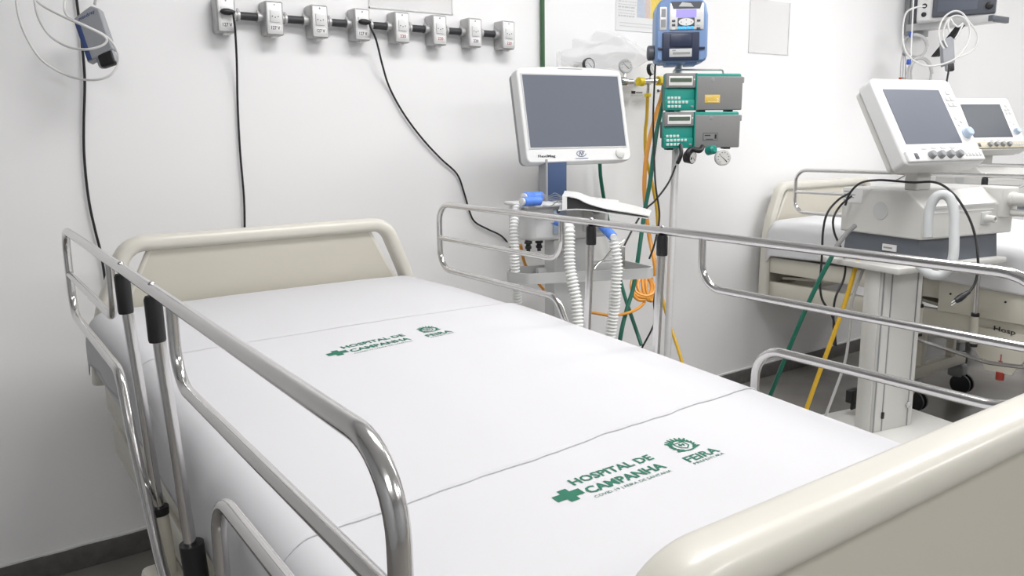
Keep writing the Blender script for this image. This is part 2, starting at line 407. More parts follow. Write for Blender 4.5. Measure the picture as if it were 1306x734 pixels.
def sheet(name, ya, yb, off, dropL, seed, label, mname, ends=False, bx=0, by=0, nu=120, ny=90, amp=1, edge=None):
    vs = []; fs = []
    for j in range(ny + 1):
        t = j / ny
        for i in range(nu + 1):
            u = -1 + 2 * i / nu
            y0 = ya(u) if callable(ya) else ya; y1 = yb(u) if callable(yb) else yb
            y = y0 + (y1 - y0) * t
            p = sheet_pt(u, y, off, dropL, seed, amp)
            if ends:
                e = min(y - y0, y1 - y) ; 
                if e < .03: p.z -= .03 - math.sqrt(max(0, .03 ** 2 - (.03 - e) ** 2))
            if edge and t > .985: p.z += edge * (t - .985) / .015
            if edge and t < .015: p.z += 0
            vs.append((p.x + bx, p.y + by, p.z))
    for j in range(ny):
        for i in range(nu):
            a = j * (nu + 1) + i; fs.append((a, a + 1, a + nu + 2, a + nu + 1))
    mb = MB(); mb.add(vs, fs)
    o = mb.build(name, mname, None, 80)
    md = o.modifiers.new('thickness', 'SOLIDIFY'); md.thickness = .0016; md.offset = 1
    return tag(o, label, 'sheet')
def mattress(bx, by, label):
    mb = MB(); vs = []; fs = []; N = 24; n = None
    for j in range(N + 1):
        y = -.82 + 1.72 * j / N; z = zt0(y) - .006; x = HW - .008; r = .04
        ring = []
        for cx, cz, a0 in ((x - r, z - r, 0), (-x + r, z - r, 90), (-x + r, .628 + r * .5, 180), (x - r, .628 + r * .5, 270)):
            for k in range(6):
                a = R_(a0 + 18 * k); rr2 = r if a0 < 180 else r * .5
                ring.append((HC + bx + cx + r * math.cos(a), y + by, cz + rr2 * math.sin(a)))
        n = len(ring); vs += ring
    for j in range(N):
        for k in range(n): l = (k + 1) % n; fs.append((j * n + k, j * n + l, (j + 1) * n + l, (j + 1) * n + k))
    fs.append(tuple(range(n))[::-1]); fs.append(tuple(N * n + k for k in range(n)))
    mb.add(vs, fs); return single(mb, 'mattress', 'matt', label, 'mattress')
mattress(0, 0, 'mattress of the foreground bed, wholly wrapped in white sheets')
mattress(B2X - BX, B2Y, 'mattress of the farther bed, under its plain white sheet')
sheet('bed_sheet', -.832, .912, .000, .075, 1, 'plain white bottom sheet tucked around the foreground mattress, bare near the headboard', 'sheet', True)
ye = lambda u: -.378 + .034 * u + .004 * noise.noise(Vector((u * 5, 0, 0))) + .0035 * noise.noise(Vector((u * 16, 2, 0)))
yf = lambda u: .345 + .004 * noise.noise(Vector((u * 4, 3, 0)))
s_low = sheet('draw_sheet', -.834, lambda u: -.30 + .03 * u, .0016, .10, 3, 'white sheet printed with a green logo on the foot half of the foreground bed', 'sheet', True, amp=1)
s_up = sheet('draw_sheet', ye, yf, .0036, .090, 3, 'white sheet printed with a green logo across the middle of the foreground bed', 'sheet', False, amp=1)
sheet('bed_sheet', -.832, .912, .000, .115, 9, 'plain white sheet on the farther bed, hanging over its side', 'sheet2', True, B2X - BX, B2Y)
# hem rolls along the overlapping edge
h = MB(); h.tube([sheet_pt(u, ye(u), .0044, .090, 3) for u in [-.98 + 1.96 * i / 150 for i in range(151)]], .0016, 8); h.build('hem', 'sheet', s_up, 60)
h = MB(); h.tube([sheet_pt(u, yf(u), .0042, .090, 3) for u in [-.98 + 1.96 * i / 150 for i in range(151)]], .0006, 8); h.build('hem', 'sheet', s_up, 60)

def logo(parent, ox, oy, rot, sc, off):
    c, s_ = math.cos(rot), math.sin(rot)
    def W(x, y):
        X = ox + sc * (c * x - s_ * y); Y = oy + sc * (s_ * x + c * y)
        drop = .13; total = HW - .045 + .045 * math.pi / 2 + (.10 if off < .0045 else .090)
        u = (X - HC) / total; p = sheet_pt(u, Y, off, .10 if off < .0045 else .090, 3); return p
    class L2:
        def __init__(s): s.mb = MB()
        def poly(s, pts): s.mb.add([W(x, y) for x, y in pts], [tuple(range(len(pts)))])
        def text(s, t, x0, y0, x1, h_, bold, n=None):
            vs, fs = text_data(t, bold); s.mb.add([W(x0 + (x1 - x0) * a, y0 + h_ * b) for a, b in vs], fs)
    # origin = lower left corner of the H of the first line
    g_ = L2(); cx, cy, a, b = -.0215, -.0145, .0205, .0068
    g_.poly([(cx - a, cy - b), (cx - b, cy - b), (cx - b, cy + b), (cx - a, cy + b)])
    g_.poly([(cx - b, cy - a * .72), (cx + b, cy - a * .72), (cx + b, cy + a * .72), (cx - b, cy + a * .72)])
    g_.poly([(cx + b, cy - b), (cx + a, cy - b), (cx + a, cy + b), (cx + b, cy + b)])
    g_.mb.build('printed_cross', 'print', parent, sm=False)
    g_ = L2(); g_.text('HOSPITAL DE', 0, 0, .138, .0155, .027); g_.text('CAMPANHA', .003, -.0270, .134, .0165, .030); g_.mb.build('printed_lettering', 'print', parent, sm=False)
    g_ = L2(); g_.text('COVID-19 | FEIRA DE SANTANA', .002, -.0400, .131, .0068, .0); g_.mb.build('printed_small_lettering', 'inkg' if False else 'print', parent, sm=False)
    g_ = L2(); g_.text('FEIRA', .169, -.0335, .229, .0150, .022); g_.text('PREFEITURA', .170, -.0420, .228, .0050, .0); g_.mb.build('printed_lettering', 'print', parent, sm=False)
    # coat of arms: crown, shield, branches and ribbon
    g_ = L2(); ex, ey = .199, .009
    q = lambda pts: g_.poly([(ex + x * .001, ey + y * .001) for x, y in pts])
    for k in range(-3, 4):
        aa = R_(90 + k * 17); r0, r1 = 15, 25
        ca, sa = math.cos(aa), math.sin(aa); px_, py_ = -sa, ca
        q([(ca * r0 * 1.1 - px_ * 2.4, sa * r0 - py_ * 2.4), (ca * r0 * 1.1 + px_ * 2.4, sa * r0 + py_ * 2.4), (ca * r1 + px_ * 1.1, sa * r1 * .95 + py_ * 1.1), (ca * r1 - px_ * 1.1, sa * r1 * .95 - py_ * 1.1)])
    pr_ = [(14 * math.cos(R_(30 + 12 * k)) * 1.15, 13.5 * math.sin(R_(30 + 12 * k))) for k in range(11)]
    for (x1_, y1_), (x2_, y2_) in zip(pr_, pr_[1:]): q([(x1_, y1_), (x2_, y2_), (x2_ * 1.14, y2_ * 1.14), (x1_ * 1.14, y1_ * 1.14)])
    q([(-10, 9), (10, 9), (10, 7), (-10, 7)]); q([(-10, 7), (-8, 7), (-7, -4), (-9, -5)]); q([(8, 7), (10, 7), (9, -5), (7, -4)])
    q([(-9, -5), (-7, -4), (0, -9), (0, -11.5)]); q([(7, -4), (9, -5), (0, -11.5), (0, -9)])
    q([(-4, 4), (-1, 5), (0, 0), (-3, -3), (-5, 0)]); q([(1, 3), (5, 4), (4, -1), (1, -4)])
    for sx in (-1, 1):
        for k in range(7):
            aa = R_(-62 + 19 * k); cx_, cy_ = 16 * math.cos(aa), 13 * math.sin(aa) - 1
            for d_ in (-.75, .75):
                bb = aa + R_(55) * (1 if d_ > 0 else 1.6) ; ux, uy = math.cos(bb), math.sin(bb)
                l_ = 8.5; wv = 2.0
                pts = [(cx_, cy_), (cx_ + ux * l_ * .5 - uy * wv, cy_ + uy * l_ * .5 + ux * wv), (cx_ + ux * l_, cy_ + uy * l_), (cx_ + ux * l_ * .5 + uy * wv, cy_ + uy * l_ * .5 - ux * wv)]
                q([(sx * x, y) for x, y in pts])
    q([(-22, -13), (-6, -17), (0, -18), (0, -15), (-6, -14), (-20, -10)]); q([(22, -13), (20, -10), (6, -14), (0, -15), (0, -18), (6, -17)])
    g_.mb.build('printed_emblem', 'print', parent, sm=False)
logo(s_low, -.063, -.470, 0.0, 1.0, .0016 + .0022)
logo(s_up, -.077, .192, R_(5.5), 1.0, .0036 + .0022)

# ================================================================ OUTLETS ON THE WALL
VT = ['127 V', '127 V', '127 V', '127 V', '220', '220', '220', '220']
ORD = ['leftmost', 'second from the left', 'third from the left', 'fourth from the left', 'fourth from the right', 'third from the right', 'second from the right', 'rightmost']
for i in range(8):
    x = .046 + .1372 * i; z = 1.532
    ex_ = ['leftmost grey metal outlet box, with a black plug, marked 127 V', 'open 127 V metal outlet box right beside the plugged leftmost one', 'open 127 V metal outlet box just left of the plugged middle one',
           'grey metal 127 V outlet box feeding the long diagonal black cord', 'metal 220 outlet box next to the plugged 127 V one', 'metal 220 outlet box, third from the right end of the row',
           'metal 220 outlet box, second from the right end of the row', 'rightmost metal 220 outlet box, at the end of the row'][i]
    t = thing('outlet_box', ex_, 'outlet', (x, WY, z), 0, 'outlet boxes along the wall'); T = WM[t.name]
    MB(T).box((-.027, -.054, -.0475), (.027, 0, .0475), .006, 3).build('box_body', 'alu', t)
    c = MB(T).box((-.0235, -.0565, -.044), (.0235, -.053, .044), .004, 3).build('cover_plate', 'aluL', t)
    s0 = MB(T).box((-.0145, -.0595, -.012), (.0145, -.055, .021), .002).build('socket_insert', 'white', c)
    hl = MB(T)
    for hx, hz in ((-.0085, .004), (0, .0015), (.0085, .004)): hl.cyl((hx, -.0592, hz), (hx, -.0598, hz), .0017, 8)
    hl.build('socket_hole', 'ink', c)
    MB(T).box((-.018, -.0578, -.036), (.018, -.0564, -.018), .001).build('voltage_label', 'paper', c)
    m = MB(T); wv = .026 if i < 4 else .020; m.text(VT[i], (-wv / 2, -.0581, -.0325), (wv, 0, 0), (0, 0, .010), .02)
    m.build('voltage_lettering', ('ink' if i < 4 else ('inkr' if i != 6 else 'ink')), c, sm=False)
    MB(T).box((-.008, -.046, -.0535), (.008, -.030, -.047), .001).build('cable_tab', 'white', t)
    for sx in (-1, 1):
        if (i == 0 and sx < 0) or (i == 7 and sx > 0): continue
        m = MB(T).lathe((sx * .026, -.027, .003), (sx * 9, -.027, .003), [(0, .0125), (.010, .0125), (.0105, .0155), (.0175, .0155), (.018, .013)], 20)
        k = m.build('conduit_collar', 'alu', t)
        MB(T).lathe((sx * .040, -.027, .017), (sx * .040, -.027, 9), [(0, .004), (.005, .004), (.006, .002)], 10).build('collar_screw', 'steel2', k)
    disc(MB(T), (0, -.0565, .037), (0, -1, 0), .0025, .001, 10).build('cover_screw', 'mgrey', c)
CO = ['first', 'second', 'third', 'fourth', 'fifth', 'sixth', 'seventh']
for i in range(7):
    x = .046 + .1372 * i
    m = MB().tube([(x + .041, WY - .027, 1.535), (x + .0962, WY - .027, 1.535)], .0115, 18)
    single(m, 'conduit', 'conduit', 'black conduit stub joining the %s and %s outlet boxes, counted from the left' % (CO[i], (CO + ['last'])[i + 1]), 'conduit', 'conduit stubs between outlet boxes')
def plug_cord(px, pts3, r, label, plugdir=(1, 0, 0)):
    t = thing('power_cord', label, 'power cord', px)
    d = Vector(plugdir)
    a = Vector(px)
    MB().lathe(a - d * .018, a + d, [(0, .002), (.004, .006), (.010, .0085), (.024, .0090), (.034, .0065), (.040, .0040), (.041, .002)], 14).build('plug', 'cord', t, 60)
    MB().tube(smooth([a + d * .018] + pts3, 8), r, 10).build('cable', 'cord', t, 60)
    return t
wy = WY - .006
def on(u, v, y=None): return at(u, v, 'y', WY - .01 if y is None else y)
plug_cord((.044, WY - .066, 1.538), [on(298, 22, 1.165), on(300, 40, 1.18), on(302, 80, 1.215), on(303, 130), on(306, 190), on(311, 250), on(312, 285), on(312, 330), on(310, 420), on(300, 520)], .0032, 'black power cord hanging straight down from the leftmost outlet box')
plug_cord((.046 + 3 * .1372, WY - .066, 1.538), [on(473, 36, 1.165), on(480, 52, 1.19), on(488, 84, 1.21), on(497, 112), on(515, 145), on(538, 176), on(562, 202), on(583, 222), on(592, 246), on(599, 270), on(606, 283), on(622, 292), on(640, 301), on(652, 316), dp(660, 330, 2.75)], .0032, 'black power cord curving diagonally from the middle outlet to the floor-standing machine')
single(MB().tube(smooth([on(90, -60), on(98, 2), on(104, 50), on(108, 100), on(107, 150), on(107, 190), on(110, 230), on(115, 265), on(122, 296), on(130, 330), on(140, 400), on(150, 480)], 8), .0034, 10), 'power_cord', 'cord', 'black cord running down the wall behind the hanging grey sensor at far left', 'power cord')

# hanging sensor module, left
def hang_module(c, ax, ay, w_, h_, th, label, brand=True):
    """c centre, ax right vec, ay up vec (unit)"""
    ax = Vector(ax).normalized(); ay = Vector(ay).normalized(); n = ax.cross(ay).normalized(); ay = n.cross(ax)
    t = thing('sensor_module', label, 'medical sensor', c)
    T = Matrix(((ax.x, ay.x, n.x, c[0]), (ax.y, ay.y, n.y, c[1]), (ax.z, ay.z, n.z, c[2]), (0, 0, 0, 1)))
    b = MB(T).prism([(-w_ / 2, -h_ / 2), (w_ / 2, -h_ * .40), (w_ / 2, h_ * .40), (w_ * .25, h_ / 2), (0, h_ * .46), (-w_ / 2, h_ * .36)], (0, 0, -th / 2), (1, 0, 0), (0, 1, 0), (0, 0, th)).build('module_body', 'pouch', t)
    md = b.modifiers.new('round', 'BEVEL'); md.width = .004; md.segments = 3
    if brand: MB(T).box((-w_ / 2 + .002, -h_ * .47, th / 2 - .001), (-w_ / 2 + w_ * .20, h_ * .30, th / 2 + .001), .0008).build('side_stripe', 'inkb', t)
    if brand:
        m = MB(T); m.text('mindray', (-w_ * .28, h_ * .27, th / 2 + .0004), (w_ * .62, w_ * .10, 0), (-.001, w_ * .16, 0), .02); m.build('lettering', 'inkb', t, sm=False)
    MB(T).box((-w_ * .22, -h_ * .66, -th * .4), (w_ * .48, -h_ * .38, th * .4), .008, 3).build('module_cap', 'pouch', t)
    k = MB(T).box((-w_ * .12, -h_ * .67, -th * .3), (w_ * .44, -h_ * .40, th * .5), .006, 3); k.build('connector_port', 'black', t)
    return t
cm = at(121, 44, 'y', 1.12)
hang_module(cm, CR * .94 + CU * .32, CU * .97 - CR * .22, .070, .132, .026, 'grey sensor unit hanging at the top left in loops of white cable')
cab = []
def D(u, v, d=2.02): return at(u, v, 'y', 1.17 - (2.02 - d) * 2.4)
m = MB()
m.tube(smooth([D(18, -40), D(22, 12), D(34, 48), D(55, 78), D(88, 97), D(118, 102, 1.98), D(140, 96, 1.97), D(151, 80, 1.97), D(148, 62, 1.97), D(135, 46, 1.97), D(112, 34, 1.98), D(88, 22, 2.0), D(82, 10, 2.0), D(84, -10), D(86, -30)], 10), .0028, 8)
single(m, 'sensor_cable', 'cabw', 'outermost white cable loop hanging round the grey sensor at top left', 'cable')
m = MB(); m.tube(smooth([D(40, -40), D(44, 0), D(50, 25), D(64, 46), D(85, 59, 1.99), D(108, 63, 1.97), D(128, 59, 1.965), D(136, 52, 1.965), D(130, 44, 1.965), D(105, 32, 1.97), D(78, 20, 1.99), D(50, 4), D(30, -20)], 10), .0028, 8)
single(m, 'sensor_cable', 'cabw', 'inner white cable loop crossing the face of the grey sensor at top left', 'cable')
m = MB(); m.tube(smooth([dp(121, 6, 2.05), dp(122, -10, 2.05), dp(118, -40, 2.05)], 6), .0035, 8)
single(m, 'sensor_cable', 'cabg', 'short grey lead rising from the top of the grey sensor at top left', 'cable')

# wall papers
pz0 = at(785, 38, 'y', WY).z; px0 = at(785, 20, 'y', WY).x; px1 = px0 + .30; pz1 = pz0 + .22
t = thing('wall_poster', 'white paper chart with blue, pink and yellow columns taped behind the blue pump', 'poster', (px0, WY, pz0))
MB().box((px0, WY - .0025, pz0), (px1, WY - .0005, pz1)).build('paper_sheet', 'paper', t)
xa = at(812, 20, 'y', WY).x
xb = at(822, 20, 'y', WY).x; xc = at(829, 20, 'y', WY).x
zc_ = at(830, 24, 'y', WY).z
for (a, b, mm) in ((xa, xb - .002, 'pcolA'), (xb, xc - .002, 'pcolB'), (xc, px1 - .02, 'pcolC')):
    MB().box((a, WY - .0031, zc_), (b, WY - .0026, pz1 - .01)).build('colour_column', mm, t)
m = MB()
for r_ in range(14):
    z = pz0 + .052 + r_ * .011
    x = px0 + .012
    while x < xa - .012:
        l_ = random.uniform(.006, .02); m.box((x, WY - .0031, z), (min(x + l_, xa - .006), WY - .0027, z + .0035 * (1.5 if r_ % 3 == 0 else .8))); x += l_ + .004
for r_ in range(2):
    m.box((px0 + .02, WY - .0031, pz0 + .016 + r_ * .012), (px1 - .06, WY - .0027, pz0 + .018 + r_ * .012))
m.build('printed_rows', 'lgrey', t)
def frame_film(u0, v0, u1, v1, label, mname='tape'):
    a = at(u0, v1, 'y', WY); b = at(u1, v0, 'y', WY); m = MB()
    b.z = max(b.z, a.z + .01)
    m.box((a.x, WY - .0015, a.z), (b.x, WY - .0005, b.z), 0)
    t_ = single(m, 'document_sleeve', mname, label, 'document sleeve')
    e = MB()
    for (p, q) in (((a.x, a.z), (b.x, a.z + .004)), ((a.x, a.z), (a.x + .004, b.z)), ((b.x - .004, a.z), (b.x, b.z))): e.box((p[0], WY - .003, p[1]), (q[0], WY - .0006, q[1]), 0)
    e.build('sleeve_edge', 'white', t_)
frame_film(470, -70, 575, 10, 'faint clear sleeve on the wall above the row of outlets')
frame_film(954, 4, 1008, 67, 'faint clear tape rectangle on the bare wall right of the teal pumps')

# green pipe
pa = at(694, -40, 'y', WY - .02); pb = at(694, 110, 'y', WY - .02)
t = thing('wall_pipe', 'thin dark green vertical pipe on the wall above the large white monitor', 'pipe', (pb.x, WY, pb.z))
MB().tube([(pb.x, WY - .012, 2.68), (pb.x, WY - .012, .95)], .0085, 14).build('pipe_run', 'gpipe', t)
for z in (1.25, 2.1): MB().box((pb.x - .014, WY - .022, z), (pb.x + .014, WY, z + .02), .003).build('pipe_clip', 'alu', t)
# clear flowmeter tube
a = on(713, 83, 1.19); b = on(716, 64, 1.19)
t = thing('flowmeter', 'small clear upright tube standing just above the large white monitor', 'flowmeter', a)
MB().lathe((a.x, 1.19, a.z - .12), (a.x, 1.19, 9), [(0, .012), (.115, .011), (.12, .010), (.165, .009), (.168, .004)], 18).build('clear_tube', 'glass', t)
MB().lathe((a.x, 1.19, a.z - .15), (a.x, 1.19, 9), [(0, .010), (.03, .012)], 16).build('tube_base', 'brass', t)
MB().tube([(a.x, 1.19, a.z - .14), (a.x, WY, a.z - .14)], .008, 12).build('wall_stub', 'brass', t)

# gas station : two regulators and a valve
def gauge(t, c, nrm, r, face='white', rim='black', th=.016):
    n_ = Vector(nrm).normalized(); c = Vector(c)
    k = MB().lathe(c - n_ * th, c + n_, [(0, r * .85), (.002, r), (th - .001, r), (th, r * .92)], 26).build('gauge_case', rim, t)
    disc(MB(), c - n_ * .0004, n_, r * .84, .001, 26).build('gauge_face', face, k)
    u = n_.cross(Vector((0, 0, 1))).normalized(); v = Vector((0, 0, 1))
    m = MB(); m.loft([c + n_ * .0012 - u * r * .5 - v * r * .45, c + n_ * .0012 - u * r * .42 - v * r * .52, c + n_ * .0012 + u * r * .5 + v * r * .4], [c + n_ * .0016 - u * r * .5 - v * r * .45, c + n_ * .0016 - u * r * .42 - v * r * .52, c + n_ * .0016 + u * r * .5 + v * r * .4]); m.build('needle', 'ink', k)
    m = MB()
    for j in range(10):
        a_ = R_(-50 + 280 * j / 9); p = c + n_ * .0013 + (u * math.cos(a_) + v * math.sin(a_)) * r * .68; m.cyl(p, p + n_ * .0004, r * .06, 6)
    m.build('dial_marks', 'ink', k)
    return k
gy = 1.16
g1 = on(752, 82, gy); g2 = on(799, 84, gy); g3 = on(832, 88, gy); v0 = on(795, 104, gy); v1 = on(845, 103, gy)
t = thing('gas_regulator', 'chrome wall gas regulator with clear round dial, left of the yellow knob', 'gas regulator', (v0.x, WY, v0.z))
gauge(t, g2, (-.35, -1, .1), .027, 'whiteC', 'lgrey')
MB().lathe(v0 - Vector((.03, 0, 0)), v0 + Vector((9, 0, 0)), [(0, .012), (.01, .017), (.04, .017), (.043, .011), (.075, .011)], 18).build('valve_body', 'brass', t)
MB().tube([v0 - Vector((.0, 0, 0)), (v0.x, WY, v0.z)], .013, 14).build('wall_stub', 'brass', t)
MB().tube([g2 + Vector((0, .008, -.024)), v0], .006, 10).build('gauge_stem', 'brass', t)
t = thing('gas_regulator', 'dark-rimmed round dial peeping over the top edge of the large white monitor', 'gas regulator', (g1.x, WY, g1.z))
gauge(t, g1, (-.1, -1, .1), .024)
MB().tube([g1 + Vector((0, .01, 0)), (g1.x, WY, g1.z)], .010, 12).build('wall_stub', 'brass', t)
MB().lathe(g1 + Vector((0, .01, -.02)), g1 + Vector((0, .01, -9)), [(0, .007), (.02, .007), (.021, .014), (.07, .014)], 14).build('valve_body', 'brass', t)
t = thing('gas_valve', 'chrome gas valve with two yellow knobs and a black-rimmed dial beside the pumps', 'gas valve', (v1.x, WY, v1.z))
gauge(t, g3, (.35, -1, .1), .022)
va = on(812, 104, gy); vb = on(860, 104, gy); yk = on(817, 104, gy)
MB().lathe(yk - Vector((.016, 0, 0)), yk + Vector((9, 0, 0)), [(0, .010), (.004, .017), (.026, .018), (.032, .012)], 12).build('yellow_knob', 'yknob', t, 30)
tee = on(829, 104, gy)
MB().tube([yk, on(842, 103, gy)], .011, 14).build('valve_body', 'brass', t)
MB().tube([tee, (tee.x, WY, tee.z)], .012, 12).build('wall_stub', 'brass', t)
yc_ = on(838, 103, gy)
MB().lathe(yc_, yc_ + Vector((9, 0, 0)), [(0, .014), (.003, .0185), (.07, .0185), (.073, .012)], 12).build('yellow_cap', 'yknob', t, 30)
MB().tube([g3 + Vector((0, .008, -.02)), tee], .006, 10).build('gauge_stem', 'brass', t)
dn = on(826, 121, gy)
MB().tube([on(827, 106, gy), dn], .006, 10).build('outlet_stem', 'brass', t)
MB().lathe(dn + Vector((0, 0, .006)), dn - Vector((0, 0, 9)), [(0, .009), (.002, .0135), (.012, .0135), (.014, .008)], 12).build('outlet_nut', 'yknob', t, 30)
for (u, v_, nm) in ((812, 119, 'black and white wall tag left of the thin yellow hose'), (841, 117, 'small black wall tag right of the thin yellow hose')):
    p = at(u, v_, 'y', WY); ww = .032 if u < 830 else .016
    t2 = thing('wall_tag', nm, 'label', (p.x, WY, p.z))
    MB().box((p.x - ww, WY - .002, p.z - .008), (p.x + ww, WY - .0004, p.z + .010)).build('tag_plate', 'paper', t2)
    MB().box((p.x - ww + .001, WY - .003, p.z - .002), (p.x - ww * .3, WY - .0016, p.z + .009)).build('tag_block', 'ink', t2)
    m = MB(); m.box((p.x - ww * .2, WY - .0026, p.z), (p.x + ww * .9, WY - .0018, p.z + .006)); m.build('tag_print', 'inkg', t2)
# clear crumpled film over the regulators
vs = []; fs = []; NU, NV = 44, 26
for j in range(NV + 1):
    for i in range(NU + 1):
        a_ = i / NU; b_ = j / NV
        wob = 5 * noise.noise(Vector((a_ * 6, b_ * 6, 9)))
        u = 742 + 98 * a_ + 9 * math.sin(b_ * 6 + 1) * (1 - 2 * a_) + wob; v_ = 48 - 8 * math.sin(math.pi * a_) + 4 * math.sin(a_ * 9) * (1 - b_) + (34 + 12 * math.sin(math.pi * a_) ** .7) * b_ + wob
        p = on(u, v_, 1.145)
        bulge = math.sin(math.pi * a_) ** .5 * math.sin(math.pi * b_) ** .5
        p.y = 1.235 - .10 * bulge + .022 * noise.noise(Vector((a_ * 5, b_ * 4, 1))) * bulge * 2 + .010 * abs(noise.noise(Vector((a_ * 13, b_ * 11, 4))))
        p.y = min(p.y, 1.238); vs.append(p)
for j in range(NV):
    for i in range(NU):
        a_ = j * (NU + 1) + i; fs.append((a_, a_ + 1, a_ + NU + 2, a_ + NU + 1))
m = MB(); m.add(vs, fs); single(m, 'plastic_bag', 'film', 'crumpled clear plastic bag pulled over the gas dials behind the blue pump', 'plastic bag', ang=180)

# ================================================================ hoses behind the beds
def hose(pts, r, m, label, cat='hose', name='gas_hose', n=8, k=8, group=None):
    return single(MB().tube(smooth(pts, k), r, n), name, m, label, cat, group)
hose([dp(847, 106, 3.2), dp(843, 125, 3.05), dp(834, 155, 3.0), dp(826, 190, 2.98), dp(822, 225, 2.98), dp(823, 262, 2.98), dp(828, 300, 2.98), dp(835, 335, 2.95), dp(836, 352, 2.95)], .0082, 'orange', 'orange hose dropping from the yellow-capped valve to the coil at mattress height')
hose([dp(851, 108, 3.15), dp(846, 130, 2.98), dp(838, 165, 2.93), dp(833, 200, 2.92), dp(829, 232, 2.92), dp(822, 270, 2.92), dp(815, 320, 2.9), dp(808, 365, 2.9), dp(800, 392, 2.88), dp(793, 420, 2.85), dp(785, 470, 2.85)], .0078, 'green', 'dark green hose running down beside the orange one and crossing under the tray')
hose([on(765, 205, 1.2), on(766, 225, 1.2), on(770, 252, 1.2), on(777, 290, 1.2), on(786, 335, 1.19), dp(796, 375, 3.1), dp(806, 405, 3.05), dp(818, 440, 3.0)], .0072, 'green', 'dark green hose emerging below the large white monitor, right of the navy post')
hose([dn - Vector((0, 0, .01)), dp(825, 150, 3.15), dp(823, 170, 3.15), dp(824, 200, 3.16), dp(832, 235, 3.16), dp(838, 270, 3.16), dp(840, 320, 3.14), dp(843, 370, 3.12), dp(853, 410, 3.1), dp(866, 448, 3.05), dp(880, 500, 3.0)], .0066, 'yellow', 'thin yellow hose hanging from the yellow nut below the tagged gas valve')
hose([dp(836, 78, 2.9), dp(835, 100, 2.93), dp(833, 150, 2.9), dp(834, 190, 2.88), dp(836, 235, 2.86), dp(841, 275, 2.86), dp(835, 310, 2.86), dp(828, 330, 2.86)], .0034, 'cord', 'black cable hanging down from the left side of the blue pump', 'cable', 'power_cord')
hose([dp(864, 205, 2.93), dp(853, 232, 2.9), dp(836, 255, 2.86), dp(822, 268, 2.85), dp(808, 290, 2.8), dp(793, 320, 2.75), dp(786, 340, 2.7)], .0034, 'cord', 'black cable slanting from the pump pole down to the left across the hoses', 'cable', 'power_cord')
hose([dp(840, 340, 2.9), dp(838, 362, 2.9), dp(834, 385, 2.9), dp(836, 405, 2.9), dp(832, 418, 2.9), dp(826, 430, 2.9), dp(815, 450, 2.9)], .0034, 'cord', 'black cable end dropping behind the coiled orange hose to the mattress edge', 'cable', 'power_cord')
# coil
co = []
cc0 = dp(826, 366, 2.93)
ax1 = CR.copy(); ax2 = Vector((0, 0, 1)); ax3 = CF.copy()
for k in range(0, 6 * 16 + 1):
    a_ = 2 * math.pi * k / 16; q_ = k / 96
    rx, rz = .026 + .012 * math.sin(q_ * 5), .042 + .010 * math.cos(q_ * 7)
    co.append(cc0 + ax1 * (math.cos(a_) * rx * 1.15 - .030 + .045 * q_) + ax2 * (math.sin(a_) * rz) + ax3 * (.03 * math.sin(a_ + .6) + .02 * q_))
hose(co, .0062, 'orange', 'coil of orange hose bunched behind the second rail post', k=2)
hose([dp(822, 385, 2.93), dp(815, 392, 2.9), dp(800, 399, 2.85), dp(780, 402, 2.8), dp(760, 399, 2.76), dp(742, 396, 2.75), dp(725, 392, 2.8), dp(705, 380, 2.85), dp(690, 365, 2.85), dp(678, 350, 2.8), dp(669, 335, 2.72), dp(664, 312, 2.66)], .0055, 'orange', 'orange hose sagging from the coil up to the underside of the white machine', k=8)

# ================================================================ VENTILATOR A (with big grey screen)
OA = Vector((.95, .81, 0)); ra = R_(-10)
vA = thing('patient_ventilator', 'white ventilator with large blank grey screen on a navy post beside the near bed', 'medical ventilator', OA, ra)
TA = WM[vA.name]
def frame_from(c, headdeg, tilt):
    h = R_(headdeg); t = R_(tilt)
    r = Vector((math.sin(h), math.cos(h), 0)); n = Vector((math.cos(h), -math.sin(h), 0))
    up = Vector((0, 0, 1)) * math.cos(t) - n * math.sin(t); nn = r.cross(up)
    return Matrix(((r.x, up.x, nn.x, c[0]), (r.y, up.y, nn.y, c[1]), (r.z, up.z, nn.z, c[2]), (0, 0, 0, 1)))
# screen frame: local x right, y up, z toward the viewer
SA = frame_from((1.047, .874, 1.252), 99, 13.7)
hs = vA
def rrect(w_, h_, r, n=5, arch=0):
    out = []
    for cx, cy, a0 in ((w_ - r, h_ - r, 0), (-w_ + r, h_ - r, 90), (-w_ + r, -h_ + r, 180), (w_ - r, -h_ + r, 270)):
        for k in range(n + 1):
            a = R_(a0 + 90 * k / n); out.append((cx + r * math.cos(a), cy + r * math.sin(a)))
        if a0 == 0 and arch:
            for k in range(1, 8):
                tt = k / 8; out.append(((w_ - r) * (1 - 2 * tt), h_ + arch * math.sin(math.pi * tt)))
    return out
op = rrect(.196, .152, .018, 5, .008)
hsg = MB(SA).prism(op, (0, 0, -.045), (1, 0, 0), (0, 1, 0), (0, 0, .045)).build('screen_housing', 'white', vA)
md = hsg.modifiers.new('round', 'BEVEL'); md.width = .004; md.segments = 2; md.limit_method = 'ANGLE'
MB(SA).prism([(x * .985, y * .98) for x, y in op], (0, 0, -.062), (1, 0, 0), (0, 1, 0), (0, 0, .022)).build('housing_back', 'mgrey', hsg)
MB(SA).box((-.179, -.104, -.001), (.179, .130, .0012), 0).build('screen', 'screen', hsg)
fb = MB(SA)
for a_, b_ in (((-.183, -.108, -.001), (.183, -.104, .0018)), ((-.183, .130, -.001), (.183, .134, .0018)), ((-.183, -.104, -.001), (-.179, .130, .0018)), ((.179, -.104, -.001), (.183, .130, .0018))): fb.box(a_, b_)
fb.build('screen_gasket', 'lgrey', hsg)
MB(SA).box((-.045, .1515, -.0005), (.045, .1535, .001)).build('indicator_slit', 'mgrey', hsg)
